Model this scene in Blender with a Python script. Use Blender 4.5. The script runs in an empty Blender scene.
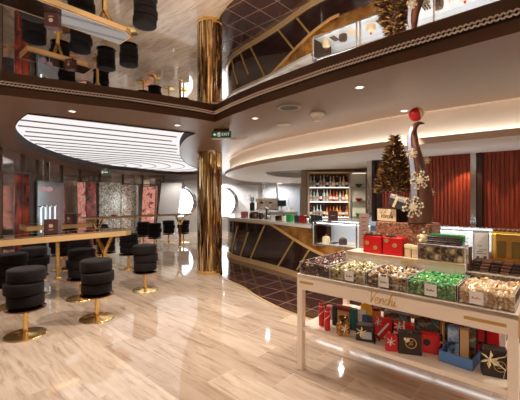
import bpy, bmesh, math, random
from mathutils import Vector, Matrix, noise
random.seed(7)
C = bpy.context.scene.collection
PI = math.pi
F, CX, CY, EYE = 340.0, 260.0, 196.0, 1.5          # lens in pixels of the 520x400 frame, horizon row, eye height
HC, HM = 2.36, 2.46                                # ceiling and mirror heights
GA = math.atan2(-.672, .741)                       # the shop's grid: u along the display table, v away from it
U = Vector((.741, -.672, 0)); V = Vector((.672, .741, 0))
P0 = Vector((.352, 2.93, 0))                       # left front corner of the display table


def at(px, py, z):
    y = F*(EYE-z)/(py-CY)
    return Vector(((px-CX)/F*y, y, z))


def ray(px, y, z=0):
    return Vector(((px-CX)/F*y, y, z))


def tb(a, b, z=0):
    p = P0+U*a+V*b
    return Vector((p.x, p.y, z))


PT = Vector((.322, 2.95, 0))                      # the table's own corner


def tt(a, b, z=0):
    p = PT+U*a+V*b
    return Vector((p.x, p.y, z))


def catmull(pts, n=6, closed=False):
    pts = [Vector(p) for p in pts]
    out = []
    m = len(pts)
    for i in range(m if closed else m-1):
        if closed:
            a, b, c, d = pts[(i-1) % m], pts[i], pts[(i+1) % m], pts[(i+2) % m]
        else:
            a, b, c, d = pts[max(i-1, 0)], pts[i], pts[i+1], pts[min(i+2, m-1)]
        for k in range(n):
            t = k/n
            out.append(.5*((2*b)+(c-a)*t+(2*a-5*b+4*c-d)*t*t+(3*b-a-3*c+d)*t**3))
    if not closed:
        out.append(pts[-1])
    return out


def resample(pts, n):
    L = [0]
    for i in range(1, len(pts)):
        L.append(L[-1]+(pts[i]-pts[i-1]).length)
    out = []
    for k in range(n):
        s = L[-1]*k/(n-1)
        i = 1
        while i < len(pts)-1 and L[i] < s:
            i += 1
        d = L[i]-L[i-1]
        out.append(pts[i-1].lerp(pts[i], (s-L[i-1])/d if d > 1e-9 else 0))
    return out


def offset(pts, d):
    out = []
    for i, p in enumerate(pts):
        a, b = pts[max(i-1, 0)], pts[min(i+1, len(pts)-1)]
        t = (b-a); t.z = 0; t.normalize()
        out.append(p+Vector((-t.y, t.x, 0))*d)
    return out


# ------------------------------------------------------------------ materials
MATS = {}


def rgb(r, g, b):
    f = lambda c: c/12.92 if c <= .04045 else ((c+.055)/1.055)**2.4
    return (f(r/255), f(g/255), f(b/255), 1)


def mat(name, col, rough=.5, metal=0, spec=.5, emit=None, es=0, sheen=0, coat=0):
    if name in MATS:
        return MATS[name]
    m = bpy.data.materials.new(name); m.use_nodes = True
    b = m.node_tree.nodes['Principled BSDF']
    b.inputs['Base Color'].default_value = col
    b.inputs['Roughness'].default_value = rough
    b.inputs['Metallic'].default_value = metal
    b.inputs['Specular IOR Level'].default_value = spec
    b.inputs['Sheen Weight'].default_value = sheen
    b.inputs['Coat Weight'].default_value = coat
    if emit:
        b.inputs['Emission Color'].default_value = emit
        b.inputs['Emission Strength'].default_value = es
    MATS[name] = m
    return m


def nodes(m):
    nt = m.node_tree
    return nt, nt.nodes['Principled BSDF']


def N(nt, typ, **kw):
    n = nt.nodes.new(typ)
    for k, v in kw.items():
        if k in n.inputs:
            n.inputs[k].default_value = v
        else:
            setattr(n, k, v)
    return n


def ramp(nt, stops, interp='LINEAR'):
    r = nt.nodes.new('ShaderNodeValToRGB')
    r.color_ramp.interpolation = interp
    e = r.color_ramp.elements
    while len(e) < len(stops):
        e.new(.5)
    for i, (p, c) in enumerate(stops):
        e[i].position = p; e[i].color = c
    return r


def varied(name, stops, rough=.4, metal=0, scale=None, spec=.5, bump=0, stretch=(1, 1, 1), detail=4):
    """colour picked per separate piece and per object, with a noise if scale is given"""
    m = mat(name, stops[0][1], rough, metal, spec)
    nt, b = nodes(m)
    if scale is None:
        g = N(nt, 'ShaderNodeNewGeometry'); o = N(nt, 'ShaderNodeObjectInfo')
        a = N(nt, 'ShaderNodeMath', operation='ADD'); f = N(nt, 'ShaderNodeMath', operation='FRACT')
        nt.links.new(g.outputs['Random Per Island'], a.inputs[0]); nt.links.new(o.outputs['Random'], a.inputs[1])
        nt.links.new(a.outputs[0], f.inputs[0]); src = f.outputs[0]
        r = ramp(nt, stops, 'CONSTANT')
    else:
        tc = N(nt, 'ShaderNodeTexCoord'); mp = N(nt, 'ShaderNodeMapping')
        mp.inputs['Scale'].default_value = stretch
        no = N(nt, 'ShaderNodeTexNoise', Scale=scale, Detail=detail, Roughness=.65)
        nt.links.new(tc.outputs['Object'], mp.inputs[0]); nt.links.new(mp.outputs[0], no.inputs['Vector'])
        src = no.outputs['Fac']
        r = ramp(nt, stops)
        if bump:
            bp = N(nt, 'ShaderNodeBump', Strength=bump, Distance=.01)
            nt.links.new(src, bp.inputs['Height']); nt.links.new(bp.outputs[0], b.inputs['Normal'])
    nt.links.new(src, r.inputs[0]); nt.links.new(r.outputs[0], b.inputs['Base Color'])
    return m


def glass(name, tint=(1, 1, 1, 1), refl=.12):
    m = bpy.data.materials.new(name); m.use_nodes = True
    nt = m.node_tree; nt.nodes.clear()
    out = N(nt, 'ShaderNodeOutputMaterial'); mx = N(nt, 'ShaderNodeMixShader')
    tr = N(nt, 'ShaderNodeBsdfTransparent', Color=tint); gl = N(nt, 'ShaderNodeBsdfGlossy', Roughness=.03)
    lw = N(nt, 'ShaderNodeLayerWeight', Blend=.25); mu = N(nt, 'ShaderNodeMath', operation='MULTIPLY_ADD')
    mu.inputs[1].default_value = .55; mu.inputs[2].default_value = refl*.4
    nt.links.new(lw.outputs['Fresnel'], mu.inputs[0]); nt.links.new(mu.outputs[0], mx.inputs[0])
    nt.links.new(tr.outputs[0], mx.inputs[1]); nt.links.new(gl.outputs[0], mx.inputs[2])
    nt.links.new(mx.outputs[0], out.inputs[0])
    MATS[name] = m
    return m


def emission(name, col, s):
    m = bpy.data.materials.new(name); m.use_nodes = True
    nt = m.node_tree; nt.nodes.clear()
    out = N(nt, 'ShaderNodeOutputMaterial'); e = N(nt, 'ShaderNodeEmission', Color=col, Strength=s)
    nt.links.new(e.outputs[0], out.inputs[0])
    MATS[name] = m
    return m


# ------------------------------------------------------------------ mesh builder
class MB:
    def __init__(s):
        s.bm = bmesh.new(); s.mi = 0; s.M = Matrix()

    def v(s, p):
        return s.bm.verts.new(s.M @ Vector(p))

    def f(s, vs):
        try:
            fc = s.bm.faces.new(vs); fc.material_index = s.mi
            return fc
        except ValueError:
            return None

    def face(s, pts):
        return s.f([s.v(p) for p in pts])

    def box(s, c, d, rz=0, rx=0, ry=0, bev=0, taper=1.0):
        R = Matrix.Translation(c) @ Matrix.Rotation(rz, 4, 'Z') @ Matrix.Rotation(ry, 4, 'Y') @ Matrix.Rotation(rx, 4, 'X')
        x, y, z = d[0]/2, d[1]/2, d[2]/2
        if bev:
            bev = min(bev, x*.9, y*.9, z*.9)
            rings = []
            for zz, k in ((-z, bev), (-z+bev, 0), (z-bev, 0), (z, bev)):
                xi, yi = x-k, y-k
                c2 = bev*.7 if k == 0 else bev*.4
                ring = [(-xi+c2, -yi), (xi-c2, -yi), (xi, -yi+c2), (xi, yi-c2), (xi-c2, yi), (-xi+c2, yi), (-xi, yi-c2), (-xi, -yi+c2)]
                rings.append([s.v(R @ Vector((p[0], p[1], zz))) for p in ring])
            s.f(rings[0][::-1]); s.f(rings[-1])
            for a, b in zip(rings, rings[1:]):
                for i in range(8):
                    s.f([a[i], a[(i+1) % 8], b[(i+1) % 8], b[i]])
            return s
        vs = []
        for sx, sy, sz in ((-1, -1, -1), (1, -1, -1), (1, 1, -1), (-1, 1, -1), (-1, -1, 1), (1, -1, 1), (1, 1, 1), (-1, 1, 1)):
            k = taper if sz > 0 else 1
            vs.append(s.v(R @ Vector((sx*x*k, sy*y*k, sz*z))))
        for q in ((3, 2, 1, 0), (4, 5, 6, 7), (0, 1, 5, 4), (1, 2, 6, 5), (2, 3, 7, 6), (3, 0, 4, 7)):
            s.f([vs[i] for i in q])
        return s

    def lathe(s, prof, seg=24, c=(0, 0, 0), rot=None, sx=1, sy=1):
        R = Matrix.Translation(c) @ (rot or Matrix())
        rings = []
        for r, z in prof:
            if r < 1e-6:
                rings.append([s.v(R @ Vector((0, 0, z)))])
            else:
                rings.append([s.v(R @ Vector((r*sx*math.cos(2*PI*k/seg), r*sy*math.sin(2*PI*k/seg), z))) for k in range(seg)])
        for a, b in zip(rings, rings[1:]):
            for k in range(seg):
                k2 = (k+1) % seg
                if len(a) == 1 and len(b) == 1:
                    continue
                if len(a) == 1:
                    s.f([a[0], b[k2], b[k]])
                elif len(b) == 1:
                    s.f([a[k], a[k2], b[0]])
                else:
                    s.f([a[k], a[k2], b[k2], b[k]])
        if tuple(prof[0]) == tuple(prof[-1]):
            return s
        if len(rings[0]) > 1:
            s.f(rings[0][::-1])
        if len(rings[-1]) > 1:
            s.f(rings[-1])
        return s

    def cyl(s, c, r, z0, z1, seg=20):
        return s.lathe([(r, z0), (r, z1)], seg, c)

    def tube(s, pts, rad, seg=8, flat=1.0):
        pts = [Vector(p) for p in pts]
        if not isinstance(rad, (list, tuple)):
            rad = [rad]*len(pts)
        rings = []
        up = Vector((0, 0, 1))
        for i, p in enumerate(pts):
            t = (pts[min(i+1, len(pts)-1)]-pts[max(i-1, 0)]).normalized()
            a = t.cross(up)
            if a.length < .05:
                a = t.cross(Vector((0, 1, 0)))
            a.normalize(); b = t.cross(a).normalized()
            rings.append([s.v(p+(a*math.cos(2*PI*k/seg)+b*flat*math.sin(2*PI*k/seg))*rad[i]) for k in range(seg)])
        for a, b in zip(rings, rings[1:]):
            for k in range(seg):
                s.f([a[k], a[(k+1) % seg], b[(k+1) % seg], b[k]])
        s.f(rings[0][::-1]); s.f(rings[-1])
        return s

    def prism(s, pts, z0, z1):
        a = [s.v((p[0], p[1], z0)) for p in pts]; b = [s.v((p[0], p[1], z1)) for p in pts]
        s.f(a[::-1]); s.f(b)
        for i in range(len(a)):
            j = (i+1) % len(a)
            s.f([a[i], a[j], b[j], b[i]])
        return s

    def slab(s, pts, t, axis_z=False):
        """outline in the local xz plane given thickness t along y"""
        a = [s.v((p[0], -t/2, p[1])) for p in pts]; b = [s.v((p[0], t/2, p[1])) for p in pts]
        s.f(a); s.f(b[::-1])
        for i in range(len(a)):
            j = (i+1) % len(a)
            s.f([a[j], a[i], b[i], b[j]])
        return s

    def strip(s, lo, hi, closed=False):
        a = [s.v(p) for p in lo]; b = [s.v(p) for p in hi]
        n = len(a)
        for i in range(n if closed else n-1):
            j = (i+1) % n
            s.f([a[i], a[j], b[j], b[i]])
        return s

    def holed(s, outer, holes, z):
        es = []
        for loop in [outer]+holes:
            vs = [s.v((p[0], p[1], z)) for p in loop]
            for i in range(len(vs)):
                es.append(s.bm.edges.new((vs[i], vs[(i+1) % len(vs)])))
        bmesh.ops.triangle_fill(s.bm, use_beauty=True, use_dissolve=False, edges=es)
        return s

    def ball(s, c, r, seg=12, rings=8, sc=(1, 1, 1), rot=None):
        pr = [(max(0, r*math.sin(PI*k/rings))*1.0, -r*math.cos(PI*k/rings)) for k in range(rings+1)]
        pr[0] = (0, -r); pr[-1] = (0, r)
        S = Matrix.Diagonal((sc[0], sc[1], sc[2], 1))
        return s.lathe(pr, seg, c, (rot or Matrix()) @ S)

    def build(s, name, m, parent=None, smooth=False, loc=None, rz=0, norm=True, rot=None):
        if norm:
            bmesh.ops.recalc_face_normals(s.bm, faces=s.bm.faces)
        me = bpy.data.meshes.new(name)
        s.bm.to_mesh(me); s.bm.free()
        for mm in (m if isinstance(m, (list, tuple)) else [m]):
            me.materials.append(MATS[mm] if isinstance(mm, str) else mm)
        if smooth:
            for p in me.polygons:
                p.use_smooth = True
            if smooth != 2:
                try:
                    me.set_sharp_from_angle(angle=math.radians(40))
                except Exception:
                    pass
        o = bpy.data.objects.new(name, me); C.objects.link(o)
        if parent is not None:
            o.parent = parent
        if loc is not None:
            o.location = loc
        o.rotation_euler = rot or (0, 0, rz)
        return o


def thing(name, label, cat, loc=(0, 0, 0), rz=0, group=None, rot=None):
    o = bpy.data.objects.new(name, None); C.objects.link(o)
    o.empty_display_size = .05
    o.location = loc; o.rotation_euler = rot or (0, 0, rz)
    return tag(o, label, cat, group)


def tag(o, label, cat, group=None, kind=None):
    o['label'] = label; o['category'] = cat
    if group:
        o['group'] = group
    if kind:
        o['kind'] = kind
    return o


def struct(o):
    o['kind'] = 'structure'
    return o


def copy_tree(o, parent=None):
    c = o.copy(); C.objects.link(c)
    if parent is not None:
        c.parent = parent
    for ch in list(o.children):
        copy_tree(ch, c)
    return c


def dup(o, loc, rz, label, group=None):
    c = copy_tree(o)
    c.location = loc; c.rotation_euler = (0, 0, rz); c['label'] = label
    if group:
        c['group'] = group
    return c


def lettering(txt, size, m, parent, loc, rot, shear=0, name='lettering', depth=.0015, align='CENTER', squash=1):
    cu = bpy.data.curves.new('t', 'FONT'); cu.body = txt; cu.size = size; cu.shear = shear
    cu.align_x = align; cu.align_y = 'CENTER'; cu.extrude = depth; cu.resolution_u = 3
    tmp = bpy.data.objects.new('t', cu); C.objects.link(tmp)
    bpy.context.view_layer.update()
    dg = bpy.context.evaluated_depsgraph_get()
    me = bpy.data.meshes.new_from_object(tmp.evaluated_get(dg))
    bpy.data.objects.remove(tmp)
    me.materials.clear(); me.materials.append(MATS[m])
    o = bpy.data.objects.new(name, me); C.objects.link(o)
    o.parent = parent; o.location = loc; o.rotation_euler = rot; o.scale = (squash, 1, 1)
    return o


def script(parent, m, loc, rot, sx, sz, name='lettering', rad=.075, depth=.5):
    """the gold shop script as thin strokes"""
    strokes = [[(-.3, 1.7), (-.05, 2.1), (.2, 1.9), (.4, 1.0), (.55, 0), (.8, .7), (1.15, 1.6), (1.5, 2.2), (1.8, 2.25)],
               [(1.2, .45), (1.7, .6), (1.75, .95), (1.45, 1.0), (1.25, .6), (1.35, .1), (1.65, 0), (2.0, .3), (2.2, .95), (2.15, 0), (2.3, .6), (2.6, 1.0), (2.75, .8), (2.72, .1), (2.95, .15)],
               [(3.55, .85), (3.35, 1.0), (3.1, .7), (3.1, .25), (3.3, 0), (3.6, .2), (4.0, 1.6), (4.05, 2.1), (3.9, 2.1), (3.8, 1.2), (3.75, 0), (3.95, .7), (4.2, 1.0), (4.32, .8), (4.28, .1), (4.5, .1), (4.75, .95), (4.72, .15), (4.95, .1), (5.1, .3)],
               [(4.83, 1.42), (4.9, 1.52)]]
    mb = MB()
    for st in strokes:
        P = catmull([((x-2.5+.22*zz)*sx, 0, (zz-1)*sz) for x, zz in st], 4)
        mb.tube(P, [rad*(sx+sz)/2*(.8+.5*abs(math.sin(i*.55))) for i in range(len(P))], 6)
    o = mb.build(name, m, parent); o.location = loc; o.rotation_euler = rot
    return o


# ------------------------------------------------------------------ palette
mat('ceiling_paint', rgb(126, 102, 85), .38, 0, .4)
mat('beam_brown', rgb(80, 52, 36), .3, 0, .5)
mat('mirror', (.93, .91, .89, 1), .015, 1)
mat('crystal', rgb(246, 234, 226), .3, 0, .8)
mat('black', rgb(14, 13, 13), .4)
mat('white_paint', rgb(232, 228, 222), .5)
mat('soffit_white', rgb(242, 240, 236), .45)
mat('fascia_beige', rgb(240, 230, 216), .6)
mat('lip_brown', rgb(192, 168, 146), .4)
mat('gold', rgb(250, 212, 138), .2, .95)
mat('gold_satin', rgb(230, 190, 134), .3, .6)
mat('gold_paint', rgb(206, 168, 96), .4, .6)
mat('dark_gloss', rgb(40, 24, 21), .08, 0, .6, coat=.5)
mat('bar_top', rgb(190, 184, 176), .18, 0, .5)
mat('velvet', rgb(24, 17, 16), .8, 0, .15, sheen=.04)
mat('velvet_dark', rgb(22, 18, 18), .85, 0, .2, sheen=.2)
mat('bronze', rgb(120, 84, 46), .2, 1)
mat('table_top', (.34, .31, .30, 1), .05, 1)
mat('shop_white', rgb(236, 216, 194), .42)
mat('chrome', (.7, .7, .7, 1), .18, 1)
mat('grey_plastic', rgb(150, 150, 150), .4)
mat('white_plastic', rgb(230, 226, 220), .4)
mat('chocolate', rgb(58, 32, 22), .35)
mat('chocolate_light', rgb(98, 58, 36), .4)
mat('red_box', rgb(196, 22, 26), .35)
mat('red_dark', rgb(140, 16, 18), .4)
mat('kraft', rgb(186, 146, 100), .6)
mat('tan_card', rgb(214, 184, 140), .55)
mat('cream', rgb(240, 218, 172), .5)
mat('ribbon', rgb(226, 216, 208), .3, .1)
mat('blue_tray', rgb(84, 124, 176), .45)
mat('teal', rgb(12, 92, 88), .4)
mat('orange', rgb(226, 128, 34), .45)
mat('yellow', rgb(232, 176, 40), .45)
mat('brown_bag', rgb(44, 28, 20), .4)
mat('dark_green', rgb(30, 50, 38), .5)
mat('green', rgb(40, 150, 74), .35)
mat('pinkish', rgb(176, 92, 110), .5)
mat('card', rgb(226, 216, 206), .6)
mat('ink', rgb(70, 50, 44), .6)
mat('ink_red', rgb(170, 60, 50), .6)
mat('menu_brown', rgb(66, 38, 34), .4)
mat('menu_tan', rgb(176, 142, 118), .5)
mat('grey_panel', rgb(176, 180, 184), .2)
mat('exit_green', rgb(8, 88, 58), .4, emit=rgb(8, 98, 60), es=.15)
mat('exit_white', rgb(230, 245, 235), .4, emit=(1, 1, 1, 1), es=.35)
mat('case_white', rgb(224, 230, 236), .5)
mat('amber', rgb(206, 166, 62), .3)
mat('horn_brown', rgb(92, 54, 38), .3)
mat('horn_highlight', rgb(150, 152, 164), .3, .4)
mat('snowflake', rgb(238, 216, 178), .5)
mat('orchid', rgb(230, 220, 225), .6)
glass('clear_glass')
glass('acrylic', (.97, .97, .97, 1), .2)
glass('bottle_glass', (.86, .92, .94, 1), .5)
glass('blue_glass', (.55, .62, .68, 1), .6)
emission('lamp_white', (1, .92, .82, 1), 3)
emission('panel_light', (1, .955, .945, 1), .8)
emission('led', (1, .92, .83, 1), 12)
emission('shelf_light', (1, .95, .86, 1), 1.5)
emission('case_light', (.9, .96, 1, 1), 6.0)
emission('screen', (.75, .85, 1, 1), .8)
emission('pink_lamp', (1, .55, .6, 1), .35)
# ------------------------------------------------------------------ floor
def floor_mat(name, c1, c2, dark, mortar, bw, rh, msize, rough, streak=True, off=.5, spec=.5):
    m = mat(name, c1, rough, 0, spec)
    nt, b = nodes(m)
    tc = N(nt, 'ShaderNodeTexCoord'); mp = N(nt, 'ShaderNodeMapping'); mp.inputs['Rotation'].default_value = (0, 0, -GA)
    nt.links.new(tc.outputs['Object'], mp.inputs[0])
    br = N(nt, 'ShaderNodeTexBrick', Color1=c1, Color2=c2, Mortar=mortar, Scale=1.0)
    br.inputs['Mortar Size'].default_value = msize; br.inputs['Brick Width'].default_value = bw
    br.inputs['Row Height'].default_value = rh; br.inputs['Mortar Smooth'].default_value = .1
    br.offset = off
    nt.links.new(mp.outputs[0], br.inputs['Vector'])
    col = br.outputs['Color']
    if streak:
        m2 = N(nt, 'ShaderNodeMapping'); m2.inputs['Scale'].default_value = (1.3, 11, 1)
        m2.inputs['Rotation'].default_value = (0, 0, .12)
        nt.links.new(mp.outputs[0], m2.inputs[0])
        # every plank gets its own stretch of the veins
        no = N(nt, 'ShaderNodeTexNoise', Scale=1.6, Detail=7, Roughness=.66, Distortion=.7)
        add = N(nt, 'ShaderNodeVectorMath', operation='MULTIPLY_ADD')
        add.inputs[1].default_value = (9, 9, 9)
        nt.links.new(br.outputs['Color'], add.inputs[0]); nt.links.new(m2.outputs[0], add.inputs[2])
        nt.links.new(add.outputs[0], no.inputs['Vector'])
        r = ramp(nt, [(.34, dark), (.46, (.86, .84, .82, 1)), (.6, (1, 1, 1, 1))])
        nt.links.new(no.outputs['Fac'], r.inputs[0])
        mx = N(nt, 'ShaderNodeMix', data_type='RGBA', blend_type='MULTIPLY'); mx.inputs[0].default_value = 1
        nt.links.new(col, mx.inputs[6]); nt.links.new(r.outputs[0], mx.inputs[7])
        col = mx.outputs[2]
    nt.links.new(col, b.inputs['Base Color'])
    return m


floor_mat('marble', rgb(206, 184, 162), rgb(178, 154, 132), (.62, .54, .48, 1), rgb(206, 186, 164), .86, .29, .0025, .055, spec=.75)
floor_mat('dark_tile', rgb(70, 42, 34), rgb(58, 34, 28), (1, 1, 1, 1), rgb(150, 120, 104), .42, .42, .006, .1, False, 0, .7)

m = MB(); m.face([(-8, -3.2, 0), (7, -3.2, 0), (7, 16, 0), (-8, 16, 0)])
struct(m.build('floor', 'marble'))
# dark tiles in front of the bar
edge = catmull([(-1.5, 9.6, 0), (-1.05, 7.9, 0), (-.86, 6.75, 0), (-.62, 6.15, 0), (-.30, 5.65, 0), (0, 5.0, 0), (.41, 4.36, 0), (.95, 3.85, 0), (2.2, 2.75, 0), (3.2, 1.85, 0)], 5)
m = MB(); m.prism([(p.x, p.y) for p in edge]+[(6.5, 3.2), (6.5, 4.0), (1.0, 8.9), (0, 10.6), (-1.3, 10.6)], .0005, .004)
struct(m.build('floor', 'dark_tile'))
m = MB(); m.strip([p+Vector((0, 0, .006)) for p in offset(edge, -.012)], [p+Vector((0, 0, .006)) for p in offset(edge, .012)])
struct(m.build('trim_1', 'gold_paint'))

# ------------------------------------------------------------------ ceiling
MIR = [(-3.6, -1.5), (2.7, -1.5), (2.7, .72), (2.2, .98), (1.79, 1.24), (1.37, 1.79-.02), (1.13, 2.0), (.86, 2.25), (.5, 2.62), (0, 3.2), (-.28, 3.58), (-.52, 3.95),
       (-.75, 3.75), (-1.29, 3.385), (-1.93, 3.05), (-2.19, 2.90), (-2.7, 2.70), (-3.6, 2.42)]
OVAL_CTRL = [at(28, 113, HC), at(110, 122.5, HC), at(195, 133, HC)]
bite = catmull([at(195, 133, HC), at(187, 137, HC), at(181.5, 143, HC), at(179.5, 149, HC), at(181, 157, HC), at(187, 163.5, HC), at(196, 168, HC)], 4)
far = catmull([at(196, 168, HC)+Vector((0, 0, 0)), (-2.05, 11.6, HC), (-2.3, 12.8, HC), (-2.8, 13.5, HC), (-3.6, 13.3, HC), at(130, 170.5, HC), at(105, 168, HC), at(70, 161, HC), at(37.5, 151, HC), at(20, 141, HC), at(15, 131, HC), at(18, 121, HC), at(28, 113, HC)], 5)
OVAL = [OVAL_CTRL[0], OVAL_CTRL[1]]+bite+far[1:-1]
OVAL2 = [(p.x, p.y) for p in OVAL]
m = MB(); m.holed([(-8, -3.2), (7, -3.2), (7, 16), (-8, 16)], [MIR, OVAL2], HC)
struct(m.build('ceiling', 'ceiling_paint'))
# closing slab above everything
m = MB(); m.face([(-8, -3.2, 2.95), (7, -3.2, 2.95), (7, 16, 2.95), (-8, 16, 2.95)])
struct(m.build('ceiling', 'black'))

# the ceiling mirror in its recess
cm = thing('ceiling_mirror', 'huge tinted mirror set in a brown recess of the ceiling, reflecting stools and bar', 'mirror', (0, 0, HM))
m = MB(); m.holed(MIR, [], 0)
m.build('mirror_panel', 'mirror', cm)
z = Vector((0, 0, 1))
mir3 = [Vector((p[0], p[1], 0)) for p in MIR]
m = MB(); m.strip([p-z*.10 for p in mir3], [p-z*.028 for p in mir3], True)
m.build('recess_band', 'beam_brown', cm)
m = MB(); m.strip([p-z*.028 for p in mir3], [p-z*.0002 for p in mir3], True)
m.build('gap_shade', 'black', cm)  # flat black strip painted for the shade of a gap, no recess
m = MB()
rim = [Vector((p[0], p[1], 0)) for p in MIR[2:]]
inner = offset(rim, .02)
pts = resample(inner, 560)
for i in range(len(pts)-1):          # zigzag crystal rope under the mirror edge
    d = (pts[i+1]-pts[i])
    a = math.atan2(d.y, d.x)
    m.box(pts[i]-z*.011, (.016, .012, .007), rz=a, ry=.75 if i % 2 else -.75)
m.build('crystal_rope', 'crystal', cm)
# ------------------------------------------------------------------ oval luminous ceiling
lp = thing('luminous_ceiling', 'large oval backlit white ceiling panel with concentric dark lines', 'ceiling light', (0, 0, HC))
o3 = [Vector((p.x, p.y, 0)) for p in OVAL]
m = MB(); m.holed([(p.x, p.y) for p in o3], [], .112)
m.build('diffuser', 'panel_light', lp)
m = MB(); m.strip([p-z*.012 for p in o3], [p+z*.115 for p in o3], True)
m.build('rim', mat('rim_dark', rgb(40, 31, 26), .7, 0, .2), lp)


def inside(p, poly):
    r = False
    for i in range(len(poly)):
        a, b = poly[i], poly[i-1]
        if (a[1] > p[1]) != (b[1] > p[1]) and p[0] < (b[0]-a[0])*(p[1]-a[1])/(b[1]-a[1])+a[0]:
            r = not r
    return r


T0 = Vector((-4.95, 10.5, 0)); wv = Vector((.8, .6, 0)); nv = Vector((.6, -.8, 0))
m = MB()
for k in range(1, 18):                                 # nested U-shaped lines, straight towards the near rim
    s = .445*k-.12
    path = [T0+nv*s-wv*(8-.1*i) for i in range(80)]
    path += [T0+(nv*math.cos(t)+wv*math.sin(t))*s for t in [PI*i/60 for i in range(61)]]
    path += [T0-nv*s-wv*(.1*i) for i in range(80)]
    for p, r in zip(path, path[1:]):
        if (r-p).length > 1e-5 and inside(p, OVAL2) and inside(r, OVAL2):
            t = (r-p).normalized(); q = Vector((-t.y, t.x, 0))*.011
            m.face([p-q+z*.095, r-q+z*.095, r+q+z*.095, p+q+z*.095])
            m.face([p-q+z*.095, r-q+z*.095, r-q+z*.11, p-q+z*.11])
m.build('louvre_lines', mat('louvre', rgb(120, 104, 100), .5), lp)

# ------------------------------------------------------------------ dropped soffit round the bar
FAS = catmull([(4.6, .95, 0), (3.2, 2.2, 0), (2.32, 2.98, 0), (1.85, 3.38, 0), (1.4, 3.78, 0), (.86, 4.48, 0), (.35, 5.2, 0), (-.08, 6.0, 0), (-.42, 6.95, 0), (-.68, 8.0, 0), (-.76, 8.9, 0), (-.66, 10.4, 0), (-.2, 12.2, 0), (.9, 13.5, 0), (2.6, 14.0, 0)], 6)
LIP = offset(FAS, .12)
m = MB(); m.strip([p+z*2.03 for p in FAS], [p+z*(HC+.002) for p in FAS])
struct(m.build('trim_2', 'fascia_beige', smooth=2))
m = MB()
m.strip([p+z*2.02 for p in LIP], [p+z*2.085 for p in LIP])
m.strip([p+z*2.085 for p in LIP], [p+z*2.085 for p in offset(LIP, -.03)])
m.strip([p+z*2.05 for p in offset(LIP, -.03)], [p+z*2.085 for p in offset(LIP, -.03)])
m.strip([p+z*2.05 for p in offset(LIP, -.03)], [p+z*2.05 for p in FAS])
struct(m.build('trim_3', 'lip_brown', smooth=True))
n = 60
L = resample(LIP, n)
T = resample([Vector(p) for p in [(6.0, 2.9, 0), (5.5, 3.36, 0), (2.1, 6.45, 0), (2.66, 8.26, 0), (1.08, 8.36, 0), (.6, 8.4, 0), (.3, 9.0, 0), (.15, 9.7, 0), (.22, 10.5, 0), (.5, 11.5, 0), (1.2, 12.5, 0), (2.6, 13.2, 0)]], n)
m = MB()
rows = [[L[i].lerp(T[i], k/4)+z*(2.02+.15*k/4) for i in range(n)] for k in range(5)]
for a, b in zip(rows, rows[1:]):
    m.strip(a, b)
m.strip(rows[-1], [p+z*.16 for p in rows[-1]])
struct(m.build('trim_4', 'soffit_white', smooth=True))
m = MB(); m.face([(-.3, 7.6, 2.325), (3.6, 7.6, 2.325), (3.6, 14.3, 2.325), (-.3, 14.3, 2.325)])
struct(m.build('ceiling', 'grey_panel'))
# led strip on the ledge and dotted line along the ceiling edge
ls = thing('led_strip', 'warm glowing light strip hidden behind the brown lip of the bar soffit', 'light strip', (0, 0, 2.056))
m = MB(); m.strip(offset(FAS, .02), offset(FAS, .055))
m.build('strip', 'led', ls)
dt = thing('perforated_trim', 'pale trim with a dotted line where the ceiling meets the bar soffit', 'trim', (0, 0, HC))
dots = offset(FAS, .03)
m = MB(); m.strip([p-z*.003 for p in offset(FAS, .001)], [p-z*.003 for p in offset(FAS, .07)])
m.build('trim_band', 'lip_brown', dt)
m = MB()
for p in resample(dots, 260):
    m.box(p-z*.005, (.022, .012, .004))
m.build('dots', mat('dot', rgb(214, 196, 180), .6), dt)

# ------------------------------------------------------------------ walls
m = MB()
WL = [Vector(p) for p in [(-3.4, 1.2, 0), (-3.9, 3.2, 0), (-4.56, 5.97, 0), (-5.3, 8.1, 0), (-5.6, 9.6, 0), (-5.75, 12.2, 0), (-4.9, 14.2, 0), (-4.1, 14.45, 0)]]
WLs = catmull(WL, 4)
m.strip(WLs, [p+z*HC for p in WLs])
m.mi = 0
struct(m.build('wall_left', mat('dark_mirror', rgb(206, 194, 186), .08, .85), smooth=False))
m = MB()
for i, p in enumerate(WLs):                          # upright seams and the top rail of the mirrored wall
    if i % 2 == 0:
        m.box(p+Vector((.02, -.01, HC/2)), (.045, .045, HC), rz=.3)
for a, b in zip(WLs, WLs[1:]):
    c = (a+b)/2; d = b-a
    m.box(c+Vector((.01, -.01, 1.98)), (d.length+.01, .02, .03), rz=math.atan2(d.y, d.x))
struct(m.build('trim_5', mat('mullion', rgb(120, 104, 94), .25, .6)))
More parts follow.
